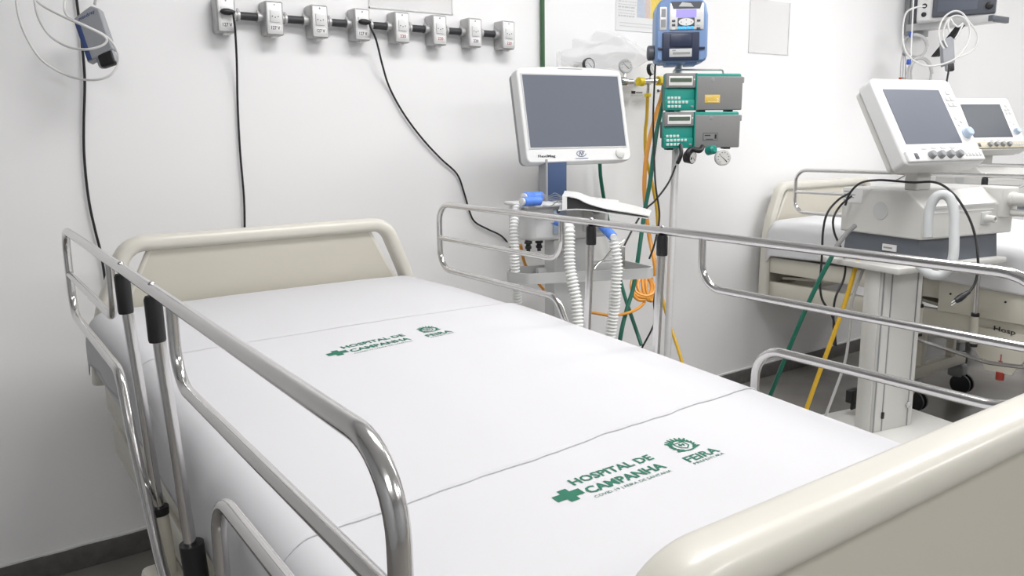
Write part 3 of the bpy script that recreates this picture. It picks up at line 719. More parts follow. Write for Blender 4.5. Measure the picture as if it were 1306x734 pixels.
m = MB(SA); m.text('FlexiMag', (-.155, -.138, .0006), (.062, 0, 0), (0, .011, 0), .025); m.build('lettering', 'ink', hsg, sm=False)
m = MB(SA)
for s_, ph in ((1, 0), (1, .6)):
    m.tube([(.004 + .017 * math.cos(R_(40 + a_) + ph), -.126 + .0095 * math.sin(R_(40 + a_) + ph), .0008) for a_ in range(0, 290, 15)], .0009, 5)
m.tube(smooth([(-.004, -.132, .001), (.000, -.120, .001), (.005, -.132, .001), (.010, -.120, .001), (.012, -.128, .001)], 5), .0009, 5)
m.box((-.020, -.1425, .0003), (.028, -.1408, .0009))
m.build('emblem', 'inkb', hsg)
MB(SA).lathe((.152, -.128, -.001), (.152, -.128, 9), [(0, .0165), (.006, .016), (.008, .013), (.0085, .0)], 26).build('turn_knob', 'whiteC', hsg)
# post
b0 = at(712, 200, 'y', .88)
MB(TA).box((-.040, .045, .97), (.033, .085, 1.115), .003).build('screen_post', 'navy', vA)
MB(TA).box((-.046, .04, .97), (-.038, .09, 1.115), .002).build('post_edge', 'mgrey', vA)
# main unit
zb0, zb1 = .865, .972
un = MB(TA).prism([(-.145, 0), (-.145, .12), (.16, .12), (.16, -.005), (.135, -.035), (-.03, -.035), (-.125, -.02)], (0, 0, zb0), (1, 0, 0), (0, 1, 0), (0, 0, zb1 - zb0)).build('main_unit', 'white', vA)
md = un.modifiers.new('round', 'BEVEL'); md.width = .012; md.segments = 3; md.limit_method = 'ANGLE'
MB(TA).box((-.155, -.05, zb1 - .001), (.175, .13, zb1 + .010), .005, 3).build('top_cover', 'white', vA)
MB(TA).box((-.06, -.040, zb0 + .02), (-.015, -.033, zb1 - .01), .004, 2).build('filter_window', 'bknob', un)
MB(TA).box((.045, -.042, zb0 + .022), (.125, -.033, zb1 - .014), .006, 2).build('valve_plate', 'whiteC', un)
for (x, z, r_, l_, mm) in ((.075, .922, .010, .022, 'mgrey'), (-.045, .957, .006, .010, 'dgrey'), (.105, .95, .005, .006, 'dgrey'), (-.01, .89, .006, .008, 'lgrey')):
    MB(TA).lathe((x, -.036, z), (x, -9, z), [(0, r_), (l_ * .6, r_), (l_ * .62, r_ * .6), (l_, r_ * .6)], 16).build('gas_port', mm, un)
for x in (-.130, -.092):
    MB(TA).lathe((x, .0, zb0 + .002), (x, .0, -9), [(0, .009), (.004, .0125), (.010, .0125), (.012, .0075), (.017, .0075), (.018, .010), (.026, .010), (.028, .006), (.036, .006)], 16).build('black_knob', 'black', vA)
# column, tray, base
MB(TA).box((-.052, -.025, .14), (.068, .045, zb0), .006, 2).build('column', 'lgrey', vA)
MB(TA).box((.066, .0, .14), (.075, .04, zb0), .004, 2).build('column_rail', 'lgrey', vA)
tp = [(-.205, .0, .757), (-.165, -.065, .757), (.215, -.16, .757), (.245, -.14, .757), (.235, .05, .757), (-.16, .07, .757)]
m = MB(TA).tube(fillet(tp, .022, 5, closed=True), 1, closed=True, prof=[(.0165, .0025), (-.0165, .0025), (-.0165, -.0025), (.0165, -.0025)], up=(0, 0, 1)); m.build('tray_band', 'lgrey', vA, 40)
MB(TA).box((-.085, .02, .745), (.22, .04, .77), .002).build('tray_bracket', 'lgrey', vA)
MB(TA).box((-.19, -.30, .085), (.13, .33, .14), .02, 3).build('base_plate', 'white', vA)
for sx in (-.17, .11):
    for sy in (-.27, .30):
        c = MB(TA).lathe((sx - .015, sy, .042), (sx + 9, sy, .042), [(0, .03), (.003, .042), (.027, .042), (.03, .03)], 18).build('caster', 'black', vA)
        MB(TA).box((sx - .02, sy - .025, .05), (sx + .02, sy + .025, .09), .006).build('caster_fork', 'mgrey', c)
# dial behind folder, latch arms
gauge(vA, TA @ Vector((.085, -.052, .965)), TA.to_3x3() @ Vector((-.1, -1, .1)), .026, 'mgrey', 'lgrey', .02)
m = MB(TA); m.tube(smooth([(.10, -.08, .80), (.07, -.09, .79), (.05, -.1, .775), (.06, -.1, .762), (.09, -.095, .76)], 6), .0035, 8); m.tube([(.12, -.09, .83), (.16, -.1, .86)], .003, 8); m.tube([(.12, -.09, .83), (.09, -.09, .80)], .003, 8)
m.box((.13, -.10, .765), (.165, -.09, .84), .002)
m.build('hose_arm', 'brass', vA)
# corrugated hoses
def corr(pts, r, label, m='corr', pitch=.0062, amp=.0022):
    P = smooth(pts, 20); L = [0]
    for a_, b_ in zip(P, P[1:]): L.append(L[-1] + (b_ - a_).length)
    n = max(4, int(L[-1] / pitch * 6)); Q = []; Rr = []; j = 0
    for i in range(n + 1):
        s_ = L[-1] * i / n
        while j < len(L) - 2 and L[j + 1] < s_: j += 1
        t_ = (s_ - L[j]) / max(1e-9, L[j + 1] - L[j]); Q.append(P[j].lerp(P[j + 1], t_)); Rr.append(r + amp * math.cos(2 * math.pi * s_ / pitch))
    return single(MB().tube(Q, Rr, 14), 'breathing_hose', m, label, 'breathing hose', ang=180)
corr([dp(660, 262, 2.5), dp(656, 285, 2.48), dp(656, 310, 2.48), dp(657, 345, 2.5), dp(660, 385, 2.55)], .0135, 'white corrugated breathing hose at the left side of the nearer ventilator', pitch=.010)
corr([dp(724, 288, 2.34), dp(726, 295, 2.33), dp(726, 315, 2.33), dp(727, 340, 2.33), dp(731, 362, 2.33), dp(735, 385, 2.33), dp(738, 420, 2.33)], .0150, 'white corrugated breathing hose hanging in the middle, just left of a rail post', pitch=.0105, amp=.003)
corr([dp(783, 306, 2.36), dp(786, 325, 2.36), dp(787, 345, 2.37), dp(785, 370, 2.38), dp(783, 395, 2.4), dp(778, 430, 2.42)], .0145, 'white corrugated breathing hose hanging from the right blue elbow, right of a rail post', pitch=.0105, amp=.003)
def connector(a_, b_, r, label):
    a_, b_ = Vector(a_), Vector(b_); L = (b_ - a_).length
    t_ = thing('hose_connector', label, 'hose connector', a_)
    MB().lathe(a_, b_, [(0, r * .9), (.002, r), (L * .45, r), (L * .47, r * .93), (L * .55, r * .93), (L * .57, r), (L - .002, r), (L, r * .9)], 20).build('cuff', 'blue', t_)
    d_ = (b_ - a_).normalized(); MB().lathe(b_ - d_ * .002, b_ + d_, [(0, r * .78), (.008, r * .78), (.009, r * .6)], 18).build('inner_ring', 'white', t_)
    return t_
connector(dp(690, 250, 2.52), dp(669, 251, 2.45), .0145, 'upper blue hose cuff lying on top of the nearer ventilator, beside the wires')
connector(dp(688, 256, 2.44), dp(667, 257, 2.39), .0145, 'lower front blue hose cuff lying on top of the nearer ventilator')
connector(dp(768, 288, 2.43), dp(782, 302, 2.36), .0140, 'blue elbow cuff at the right of the nearer ventilator, above a white hose')
connector(dp(713, 284, 2.42), dp(705, 281, 2.40), .0110, 'small blue cuff half hidden below the side rail of the near bed')
m = MB()
for k in range(5):
    m.tube(smooth([dp(690 + k, 246 + 2.5 * k, 2.45), dp(700, 250 + 1.5 * k, 2.45), dp(708 + k, 246 + 3 * k, 2.44), dp(718, 252 + k, 2.44)], 6), .0011, 6)
m.tube(smooth([dp(692, 262, 2.43), dp(702, 263, 2.43), dp(712, 256, 2.43), dp(720, 259, 2.43)], 6), .0016, 6)
single(m, 'sensor_wire', 'mgrey', 'tangle of thin clear wires between the blue cuffs and the white folder', 'wire')
# document folder
f = thing('document_folder', 'open white plastic folder lying tilted on top of the nearer ventilator', 'folder', dp(770, 265, 2.4))
def quad(pts): return [Vector(p) for p in pts]

def strip(Fp, df, Bp, db, th=.0025):
    F_ = smooth([dp(u, v, df) for u, v in Fp], 4); B_ = smooth([dp(u, v, db) for u, v in Bp], 4); n = len(F_)
    up = Vector((0, 0, th)); vs = F_ + B_ + [p - up for p in F_] + [p - up for p in B_]; fs = []
    for i in range(n - 1):
        fs += [(i, i + 1, n + i + 1, n + i), (2 * n + i, 3 * n + i, 3 * n + i + 1, 2 * n + i + 1), (i, 2 * n + i, 2 * n + i + 1, i + 1), (n + i, n + i + 1, 3 * n + i + 1, 3 * n + i)]
    fs += [(0, n, 3 * n, 2 * n), (n - 1, 3 * n - 1, 4 * n - 1, 2 * n - 1)]
    return MB().add(vs, fs)
strip([(718, 249), (735, 252), (750, 259), (775, 266), (800, 270), (828, 275)], 2.40, [(720, 243), (737, 245), (754, 251), (780, 256), (806, 261), (831, 268)], 2.56).build('folder_cover', 'white', f, 60)
strip([(712, 268), (735, 266.5), (755, 268), (785, 272.5), (827, 278)], 2.40, [(716, 258), (735, 258), (757, 260), (787, 264), (829, 270)], 2.56).build('folder_cover', 'white', f, 60)
MB().loft([dp(717, 249, 2.398), dp(723, 250, 2.398), dp(723, 267, 2.398), dp(717, 268, 2.398)], [dp(719, 246, 2.56), dp(725, 247, 2.56), dp(725, 262, 2.56), dp(719, 263, 2.56)]).build('folder_spine', 'white', f)
MB().loft([dp(722, 252, 2.41), dp(735, 254, 2.41), dp(750, 261, 2.41), dp(775, 268, 2.41), dp(770, 269, 2.41), (dp(735, 266, 2.41)), dp(722, 267, 2.41)], [dp(722, 249, 2.53), dp(735, 250, 2.53), dp(752, 257, 2.53), dp(775, 262, 2.53), dp(770, 264, 2.53), dp(735, 262, 2.53), dp(722, 263, 2.53)]).build('opening_shade', 'black', f)  # black filler stands in for the shade inside the open folder

# ================================================================ PUMP POLE
pt = dp(866, 60, 2.93); pm = dp(862, 190, 2.93); pbm = dp(850, 430, 2.93)
pole = thing('infusion_pole', 'tall white pole on a wheeled star foot carrying the three pumps', 'pump stand', (pbm.x, pbm.y, 0))
base = Vector((pbm.x, pbm.y, .10)); top = Vector((pt.x, pt.y, pt.z))
MB().tube([base, pm, top], .0135, 18).build('pole_tube', 'aluL', pole, 60)
for k in range(5):
    a_ = R_(72 * k + 20); e_ = base + Vector((math.cos(a_) * .27, math.sin(a_) * .27, -.03))
    MB().tube([base, e_], [.018, .012], 10).build('foot', 'mgrey', pole)
    MB().lathe((e_.x - .01, e_.y, .03), (9, e_.y, .03), [(0, .022), (.002, .03), (.018, .03), (.02, .022)], 16).build('caster', 'black', pole)
def pump(c, head, tilt, w_, h_, label, yellow):
    Tm = frame_from(c, head, tilt); D_ = .055
    t_ = thing('infusion_pump', label, 'infusion pump', c)
    W2, H2 = w_ / 2, h_ / 2; xs = -W2 + w_ * .385
    MB(Tm).box((-W2 + .010, -H2, -D_), (W2, H2, -.012), .006, 3).build('pump_case', 'teal', t_)
    MB(Tm).box((xs + .002, -H2, -.014), (W2 - .002, H2 - .011, .004), .004, 3).build('pump_door', 'pgrey', t_)
    MB(Tm).box((xs - .001, -H2, -.014), (xs + .0035, H2, .006), .001).build('door_hinge', 'teal', t_)
    # left panel: upper grey bezel with lcd, lower teal recess with keys
    MB(Tm).box((-W2, H2 * .22, -.014), (xs - .002, H2, .004), .003, 2).build('display_bezel', 'pgrey', t_)
    MB(Tm).box((-W2 + .010, H2 * .34, .003), (xs - .014, H2 * .84, .0052), .001).build('display_frame', 'paper', t_)
    MB(Tm).box((-W2 + .014, H2 * .52, .0046), (xs - .018, H2 * .74, .006), 0).build('display', 'lcd', t_)
    MB(Tm).box((xs - .010, H2 * .62, .003), (xs - .006, H2 * .70, .0055), .0008).build('indicator_lamp', 'paper', t_)
    MB(Tm).box((-W2, -H2, -.014), (xs - .002, H2 * .20, -.004), .002).build('keypad_recess', 'teal', t_)
    MB(Tm).box((-W2, -H2, -.006), (xs - .002, -H2 * .42, .002), .003, 2).build('keypad_block', 'teal', t_)
    for r_ in range(3):
        for c_ in range(6):
            if c_ > 3 and r_ != 1: continue
            x = -W2 + .008 + c_ * .0132; y = -H2 * .86 + r_ * h_ * .115
            if y > -H2 * .45: zf = -.004
            else: zf = .002
            MB(Tm).box((x, y, zf - .001), (x + .0095, y + h_ * .075, zf + .003), .0012).build('key', 'key', t_)
    MB(Tm).box((xs - .018, -H2 * .84, .001), (xs - .008, -H2 * .74, .004), .001).build('start_key', 'mgrey', t_)
    if yellow:
        l_ = MB(Tm).box((xs + .034, -H2 * .60, .0035), (xs + .092, -H2 * .16, .0048), .001).build('name_label', 'ylab', t_)
        m_ = MB(Tm); m_.box((xs + .038, -H2 * .26, .0046), (xs + .062, -H2 * .24, .0052)); m_.box((xs + .045, -H2 * .54, .0046), (xs + .078, -H2 * .52, .0052)); m_.text('2', (xs + .079, -H2 * .55, .0052), (.008, 0, 0), (0, .013, 0), .02); m_.build('label_print', 'paper', l_, sm=False)
    else:
        l_ = MB(Tm).box((xs + .034, -H2 * .60, .0035), (xs + .090, -H2 * .18, .0044), .001).build('name_label', 'ink', t_)
        m_ = MB(Tm).box((xs + .0355, -H2 * .575, .004), (xs + .0885, -H2 * .205, .0048)); m_.build('label_face', 'pgrey', l_)
        m_ = MB(Tm); m_.box((xs + .040, -H2 * .34, .0046), (xs + .062, -H2 * .28, .0053)); m_.box((xs + .045, -H2 * .54, .0046), (xs + .072, -H2 * .50, .0053)); m_.box((xs + .078, -H2 * .50, .0046), (xs + .085, -H2 * .26, .0053)); m_.build('label_print', 'ink', l_)
    d_ = MB(Tm).lathe((xs + .062, H2 * .66, .003), (xs + .062, H2 * .66, 9), [(0, .0075), (.0015, .0075), (.002, .006)], 16).build('door_badge', 'mgrey', t_)
    MB(Tm).box((W2 - .002, H2 * .48, -.03), (W2 + .006, H2 * .80, -.002), .002).build('door_latch', 'mgrey', t_)
    for x in (-W2 + .03, 0, W2 - .04): MB(Tm).box((x - .012, -H2 - .006, -.045), (x + .012, -H2 + .001, -.012), .002).build('rubber_foot', 'black', t_)
    MB(Tm).box((-W2 + .02, -.03, -D_ - .04), (-W2 + .08, .03, -D_ + .004), .004).build('pole_clamp', 'dgrey', t_)
    return Tm
cP1 = dp(898.5, 117, 2.86); cP2 = dp(896, 165.5, 2.86)
Tm = pump(cP1, 114, -1, .293, .128, 'upper teal pump with a yellow label on its grey door', True)
pump(cP2, 114, -1, .288, .126, 'lower teal pump with a black-edged label on its grey door', False)
m = MB(Tm); m.tube(fillet([(-.105, .06, -.035), (-.105, .078, -.035), (.085, .078, -.035), (.085, .06, -.035)], .01, 5), .0032, 10)
single(m, 'wire_handle', 'steel2', 'thin steel carrying handle over the upper teal pump', 'handle')
g4 = dp(884, 201, 2.80); g5 = dp(922.5, 201, 2.80)
t = thing('pressure_gauge', 'white round pressure dial hanging under the right end of the lower teal pump', 'gauge', g5)
gauge(t, g5, (-.5, -.85, .05), .0275, 'whiteC', 'lgrey', .018); MB().lathe(dp(912, 190, 2.84), dp(900, 193, 2.88), [(0, .010), (.006, .016), (.035, .016), (.04, .01)], 16).build('gauge_stem', 'teal', t)
t = thing('pressure_gauge', 'black-hooded round dial hanging under the middle of the lower teal pump', 'gauge', g4)
gauge(t, g4, (.15, -.95, -.15), .022, 'whiteC', 'black', .03)
MB().tube(smooth([dp(880, 203, 2.80), dp(877, 195, 2.79), dp(882, 190, 2.80), dp(892, 192, 2.80), dp(896, 187, 2.82)], 6), .009, 12).build('rubber_hood', 'black', t)
hose([dp(868, 184, 2.84), dp(869, 195, 2.83), dp(867, 202, 2.83), dp(864, 208, 2.84)], .007, 'cord', 'thick black lead tucked behind the pole just under the lower teal pump', 'cable', 'power_cord')
# blue pump
TB = frame_from(dp(869, 42, 2.80), 128, 2)
t = thing('infusion_pump', 'blue pump with a lit violet display on top of the pole', 'infusion pump', dp(869, 42, 2.80))
MB(TB).prism([(-.088, -.086), (-.076, -.098), (.080, -.098), (.092, -.085), (.092, .06), (.082, .104), (.06, .118), (-.06, .118), (-.082, .104), (-.088, .06)], (0, 0, -.11), (1, 0, 0), (0, 1, 0), (0, 0, .11)).build('pump_case', 'pblue', t)
bpy.data.objects[t.children[0].name].modifiers.new('round', 'BEVEL').width = .008
MB(TB).box((-.086, -.084, -.13), (.088, .10, -.10), .015, 3).build('case_back', 'pblue', t)
MB(TB).box((-.043, .010, -.002), (.076, .100, .004), .004, 3).build('control_panel', 'aluL', t)
MB(TB).box((-.020, .052, .0035), (.050, .078, .0048)).build('display', 'lcdB', t)
MB(TB).prism([(-.030, .080), (.062, .080), (.070, .104), (-.038, .104)], (0, 0, .003), (1, 0, 0), (0, 1, 0), (0, 0, .002)).build('display_hood', 'dgrey', t)
MB(TB).prism([(-.012, .088), (.040, .086), (.030, .098), (0, .102)], (0, 0, .0045), (1, 0, 0), (0, 1, 0), (0, 0, .001)).build('maker_badge', 'lgrey', t)
pad = MB(TB).box((-.014, .020, .0035), (.044, .050, .0046), .002).build('key_field', 'dgrey', t)
MB(TB).add([(.015 + .026 * math.cos(R_(15 * k)) , .036 + .0125 * math.sin(R_(15 * k)), z) for z in (.0044, .0066) for k in range(24)], [tuple(range(24))[::-1], tuple(range(24, 48))] + [(k, (k + 1) % 24, (k + 1) % 24 + 24, k + 24) for k in range(24)]).build('arrow_pad', 'paper', pad)
m = MB(TB)
for x, y in ((-.002, .036), (.032, .036), (.015, .043), (.015, .029)): m.prism([(-.0022, -.0018), (.0022, -.0018), (0, .002)], (x, y, .0067), (1, 0, 0), (0, 1, 0), (0, 0, .0003))
m.build('arrow_marks', 'ink', pad)
for k in range(4): MB(TB).box((-.012 + k * .0140, .012, .0038), (-.0005 + k * .0140, .021, .0062), .001).build('lit_key', 'cyan', t)
for x, y, mm in ((-.028, .040, 'dgrey'), (-.028, .026, 'dgrey'), (-.028, .010 + .004, 'paper'), (.058, .040, 'dgrey'), (.058, .027, 'key'), (.058, .014, 'dgrey')):
    MB(TB).box((x - .006, y - .0038, .0035), (x + .006, y + .0038, .0058), .0015).build('panel_key', mm, t)
MB(TB).box((-.075, .010, -.001), (-.051, .088, .002), .002).build('side_window_frame', 'aluL', t)
MB(TB).box((-.071, .020, .0015), (-.055, .046, .0028)).build('side_window', 'mgrey', t); MB(TB).box((-.071, .054, .0015), (-.055, .082, .0028)).build('side_window', 'mgrey', t)
dr = MB(TB).box((-.066, -.094, -.002), (.062, .002, .010), .004, 3).build('pump_door', 'pdark', t)
MB(TB).box((-.040, -.048, .009), (.036, -.004, .0125), .003).build('door_recess', 'pdark', dr)
MB(TB).box((-.042, -.082, .0095), (.036, -.054, .0115), .001).build('door_label', 'lgrey', dr)
m = MB(TB); m.box((-.032, -.062, .0113), (-.020, -.058, .012)); m.box((-.030, -.074, .0113), (.030, -.066, .0118)); m.build('label_print', 'mgrey', dr)
for sx in (-1, 1): MB(TB).box((sx * .066 - .016, -.056, .001), (sx * .066 + .016, -.048, .007), .002).build('door_latch', 'pdark', t)
MB(TB).lathe((-.086, -.060, -.05), (-9, -.060, -.05), [(0, .020), (.004, .026), (.022, .026), (.026, .020)], 22).build('side_knob', 'dgrey', t)
for x in (-.03, .04): MB(TB).box((x - .02, -.106, -.09), (x + .02, -.094, -.02), .003).build('foot_block', 'pblue', t)

# ================================================================ VENTILATOR B (two of them)
def vent_b(loc, rot, label, strip_m, scr_m, base=True, zoff=0):
    v = thing('patient_ventilator', label, 'medical ventilator', loc, rot); T = WM[v.name]
    z0, z1, z2 = .762, .842, .996
    bd = MB(T).prism([(0, z1), (0, z1 + .105), (.065, z2), (.335, z2), (.335, z1)], (0, 0, 0), (0, 1, 0), (0, 0, 1), (.44, 0, 0)).build('main_unit', 'whiteC', v)
    m_ = bd.modifiers.new('round', 'BEVEL'); m_.width = .006; m_.segments = 3; m_.limit_method = 'ANGLE'
    MB(T).prism([(.045, z1 + .098), (.34, z1 + .098), (.34, z1 + .106), (.045, z1 + .106)], (0, -.0015, 0), (1, 0, 0), (0, 0, 1), (0, .004, 0)).build('trim_line', 'lgrey', bd)
    fp = MB(T).add([(.02, -.0015, z1 + .085), (.335, -.0015, z1 + .085), (.335, .058, z2 - .006), (.02, .058, z2 - .006), (.02, .01, z1 + .082), (.335, .01, z1 + .082), (.335, .064, z2 - .012), (.02, .064, z2 - .012)], [(0, 1, 2, 3), (4, 5, 6, 7), (0, 1, 5, 4), (1, 2, 6, 5), (2, 3, 7, 6), (3, 0, 4, 7)]).build('sloping_panel', 'lgrey', bd)
    MB(T).box((.36, -.012, z1 + .055), (.442, .12, z2 + .002), .006, 3).build('outlet_block', 'whiteC', v)
    for (x, y, z, r_, l_) in ((.405, -.010, z1 + .115, .022, .075), (.30, 0, z1 + .055, .012, .035), (.415, -.01, z1 + .07, .012, .05)):
        MB(T).lathe((x, y, z), (x, -9, z), [(0, r_ * 1.1), (l_ * .2, r_ * 1.1), (l_ * .22, r_), (l_ - .003, r_), (l_, r_ * .85), (l_, r_ * .6), (l_ - .008, r_ * .55)], 20).build('gas_outlet', 'whiteC', v)
    MB(T).box((.275, -.004, z1 + .035), (.325, .002, z1 + .078), .003).build('outlet_plate', 'lgrey', v)
    MB(T).prism([(.02, z1), (.012, z0), (.325, z0), (.315, z1)], (.012, 0, 0), (0, 1, 0), (0, 0, 1), (.38, 0, 0)).build('lower_unit', 'band', v)
    disc(MB(T), (.001, .165, z1 + .083), (-1, 0, 0), .030, .003, 32).build('round_cap', 'lgrey', v)
    s1 = MB(T).box((-.0015, .245, z2 - .052), (.001, .330, z2 - .006)).build('data_label', 'paper', v)
    m = MB(T)
    for k, l_ in enumerate((.03, .05, .045, .02)): m.box((-.0022, .325 - l_, z2 - .016 - k * .010), (-.0012, .325, z2 - .013 - k * .010))
    m.build('label_print', 'mgrey', s1)
    s1 = MB(T).box((.008, .10, z0 + .030), (.014, .155, z0 + .052)).build('data_label', 'paper', v)
    MB(T).box((.0072, .115, z0 + .038), (.009, .150, z0 + .043)).build('label_print', 'mgrey', s1)
    MB(T).box((-.12, -.02, .742), (.40, .31, .762), .004).build('support_tray', 'whiteC', v)
    # neck and screen
    MB(T).box((.045, .07, z2 - .002), (.115, .12, 1.075), .008, 3).build('screen_neck', 'whiteC', v)
    Sc = T @ Matrix.Translation(Vector((.070, .066, 1.220))) @ Matrix.Rotation(R_(0.5), 4, 'Z') @ Matrix.Rotation(R_(90 - 31), 4, 'X')
    h = MB(Sc).prism(rrect(.185, .158, .02, 5), (0, 0, -.055), (1, 0, 0), (0, 1, 0), (0, 0, .055)).build('screen_housing', 'white', v)
    m_ = h.modifiers.new('round', 'BEVEL'); m_.width = .006; m_.segments = 3; m_.limit_method = 'ANGLE'
    MB(Sc).prism([(x, y) for x, y in rrect(.178, .15, .02, 5)], (0, 0, -.075), (1, 0, 0), (0, 1, 0), (0, 0, .02)).build('housing_back', 'whiteC', h)
    MB(Sc).box((-.147, -.084, -.001), (.112, .116, .0016)).build('screen', scr_m, h)
    MB(Sc).box((-.155, .128, .0), (-.120, .132, .0008)).build('maker_print', 'lgrey', h)
    st = MB(Sc).box((-.176, -.152, -.002), (.176, -.113, .010), .004, 3).build('control_strip', strip_m, h)
    for k in range(4):
        MB(Sc).lathe((-.072 + .042 * k, -.132, .008), (-.072 + .042 * k, -.132, 9), [(0, .0135), (.004, .0135), (.016, .0115), (.018, .009)], 18).build('control_knob', 'mgrey', st)
        MB(Sc).box((-.088 + .044 * k, -.105, 0), (-.066 + .044 * k, -.096, .0014), .0006).build('soft_key', 'lgrey', h)
    MB(Sc).box((-.145, -.143, .009), (-.130, -.123, .012), .001).build('power_switch', 'dgrey', st)
    for k in range(5): MB(Sc).box((.088 + .0165 * k, -.139, .009), (.099 + .0165 * k, -.125, .0115), .001).build('strip_key', 'lgrey', st)
    for (x, y) in ((.150, .106), (.137, .082), (.159, .082), (.137, .060), (.159, .060)): MB(Sc).box((x - .009, y - .008, 0), (x + .009, y + .008, .0018), .001).build('soft_key', 'lgrey', h)
    for (x, y) in ((.135, .008), (.155, -.004), (.137, -.016)): MB(Sc).lathe((x, y, 0), (x, y, 9), [(0, .0065), (.0016, .0065), (.002, .005)], 14).build('round_key', 'whiteC', h)
    MB(Sc).lathe((.152, -.050, 0), (.152, -.050, 9), [(0, .019), (.004, .019), (.0045, .0165), (.018, .0155), (.020, .013)], 26).build('blue_dial', 'bknob', h)
    if base:
        c = MB(T).box((-.093, .052, .19), (.066, .13, .745), .003).build('column', 'whiteC', v)
        MB(T).box((-.100, .062, .19), (-.094, .105, .745), .003).build('column_rail', 'whiteC', v)
        MB(T).box((.066, .052, .19), (.090, .12, .745), .003).build('column_rail', 'whiteC', v)
        for x in (-.0925, -.055, .0655): MB(T).box((x - .0018, .0495, .192), (x + .0018, .0535, .744)).build('column_groove', 'mgrey', c)
        MB(T).box((-.060, .046, .235), (-.050, .053, .258), .002).build('column_latch', 'black', c)
        MB(T).lathe((.066, .050, .265), (.066, -9, .265), [(0, .011), (.004, .011), (.005, .004), (.008, .004)], 16).build('column_lock', 'lgrey', c)
        MB(T).box((-.33, -.26, .14), (.245, .275, .19), .015, 3).build('base_plate', 'whiteC', v)
        for sx in (-.28, .20):
            for sy in (-.21, .23):
                k = MB(T).lathe((sx - .015, sy, .05), (sx + 9, sy, .05), [(0, .038), (.003, .05), (.027, .05), (.03, .038)], 18).build('caster', 'black', v)
                MB(T).box((sx - .02, sy - .025, .06), (sx + .02, sy + .025, .145), .008).build('caster_fork', 'mgrey', k)
    return v
AB = dp(1180, 245, 2.55)
vB = vent_b((AB.x, AB.y, 0), R_(-10.6), 'white ventilator between the beds with tilted screen and thick grey hose arch', 'white', 'screen')
# second one beyond the farther bed
TBw = Matrix.Translation(Vector((AB.x, AB.y, 0))) @ Matrix.Rotation(R_(-10.6), 4, 'Z')
c3 = dp(1260, 154, 4.22); r3 = R_(-19.4)
off = Matrix.Rotation(r3, 4, 'Z') @ Vector((.0525, .066, 0))
vent_b((c3.x - off.x, c3.y - off.y, 0), r3, 'far ventilator with a dark screen and tan knob strip, beyond the farther bed', 'tan', 'screenD')
# big grey hose arch
def L(u, v, d): return dp(u, v, d)
t = single(MB().tube(smooth([L(1184, 303, 2.50), L(1184, 285, 2.50), L(1186, 266, 2.50), L(1193, 252, 2.49), L(1203, 248, 2.48), L(1212, 254, 2.47), L(1217, 272, 2.46), L(1217, 300, 2.45), L(1216, 325, 2.44), L(1211, 341, 2.44), L(1200, 350, 2.45), L(1188, 350, 2.46), L(1177, 343, 2.50), L(1172, 336, 2.54)], 10), .0146, 18), 'breathing_hose', 'hose', 'thick smooth grey hose arching up over the corner of the middle cart', 'breathing hose', ang=180)
t = thing('power_cord', 'black cord over the top of the middle cart, hanging to a loose plug', 'power cord', L(1222, 382, 2.42))
MB().tube(smooth([L(1078, 262, 2.75), L(1084, 246, 2.74), L(1098, 233, 2.72), L(1120, 229.5, 2.70), L(1145, 231, 2.66), L(1165, 232.5, 2.62), L(1190, 232, 2.56), L(1207, 239, 2.49), L(1222, 254, 2.46), L(1236, 278, 2.44), L(1244, 302, 2.43), L(1247, 325, 2.42), L(1247, 345, 2.42), L(1243, 362, 2.42), L(1236, 372, 2.42)], 10), .0038, 10).build('cable', 'cord', t, 60)
a_, b_ = L(1237, 371, 2.42), L(1214, 387, 2.42); d_ = (b_ - a_).normalized()
MB().lathe(a_, b_, [(0, .004), (.004, .0065), (.018, .0075), (.022, .0095), (.040, .0105), (.052, .008), (.053, .004)], 14).build('plug', 'cord', t, 60)
for k in (-.0045, .0045): MB().cyl(a_ + d_ * .052 + Vector((0, 0, k)), a_ + d_ * .068 + Vector((0, 0, k)), .0018, 8).build('plug_pin', 'steel2', t)
hose([L(1084, 246, 2.78), L(1070, 254, 2.76), L(1056, 270, 2.75), L(1050, 292, 2.75), L(1048, 330, 2.75), L(1046, 360, 2.75), L(1048, 380, 2.75), L(1056, 394, 2.75), L(1063, 408, 2.75), L(1066, 440, 2.8)], .0038, 'cord', 'left one of two black cables looping down behind the middle cart', 'cable', 'power_cord')
hose([L(1086, 250, 2.80), L(1072, 262, 2.78), L(1063, 278, 2.77), L(1064, 296, 2.77), L(1072, 315, 2.76), L(1078, 335, 2.76), L(1076, 356, 2.76), L(1066, 378, 2.76), L(1063, 400, 2.77), L(1064, 440, 2.82)], .0038, 'cord', 'right one of two black cables looping down behind the middle cart', 'cable', 'power_cord')
gh = hose([L(1068, 313, 2.69), L(1057, 334, 2.69), L(1045, 357, 2.70), L(1028, 393, 2.72), L(1010, 435, 2.76), L(996, 470, 2.8), L(985, 497, 2.85), L(975, 520, 2.9)], .0075, 'green', 'green gas hose slanting down left from the middle cart to the floor')
MB().tube(smooth([L(1090, 288, 2.72), L(1082, 295, 2.70), L(1072, 307, 2.69), L(1066, 316, 2.69)], 8), .0082, 10).build('hose_sleeve', 'pgrey', gh)
hose([L(1096, 322, 2.72), L(1090, 345, 2.72), L(1078, 385, 2.74), L(1062, 430, 2.76), L(1045, 475, 2.79), L(1030, 517, 2.82), L(1022, 540, 2.84)], .0078, 'yellow', 'yellow gas hose slanting down from under the middle cart')
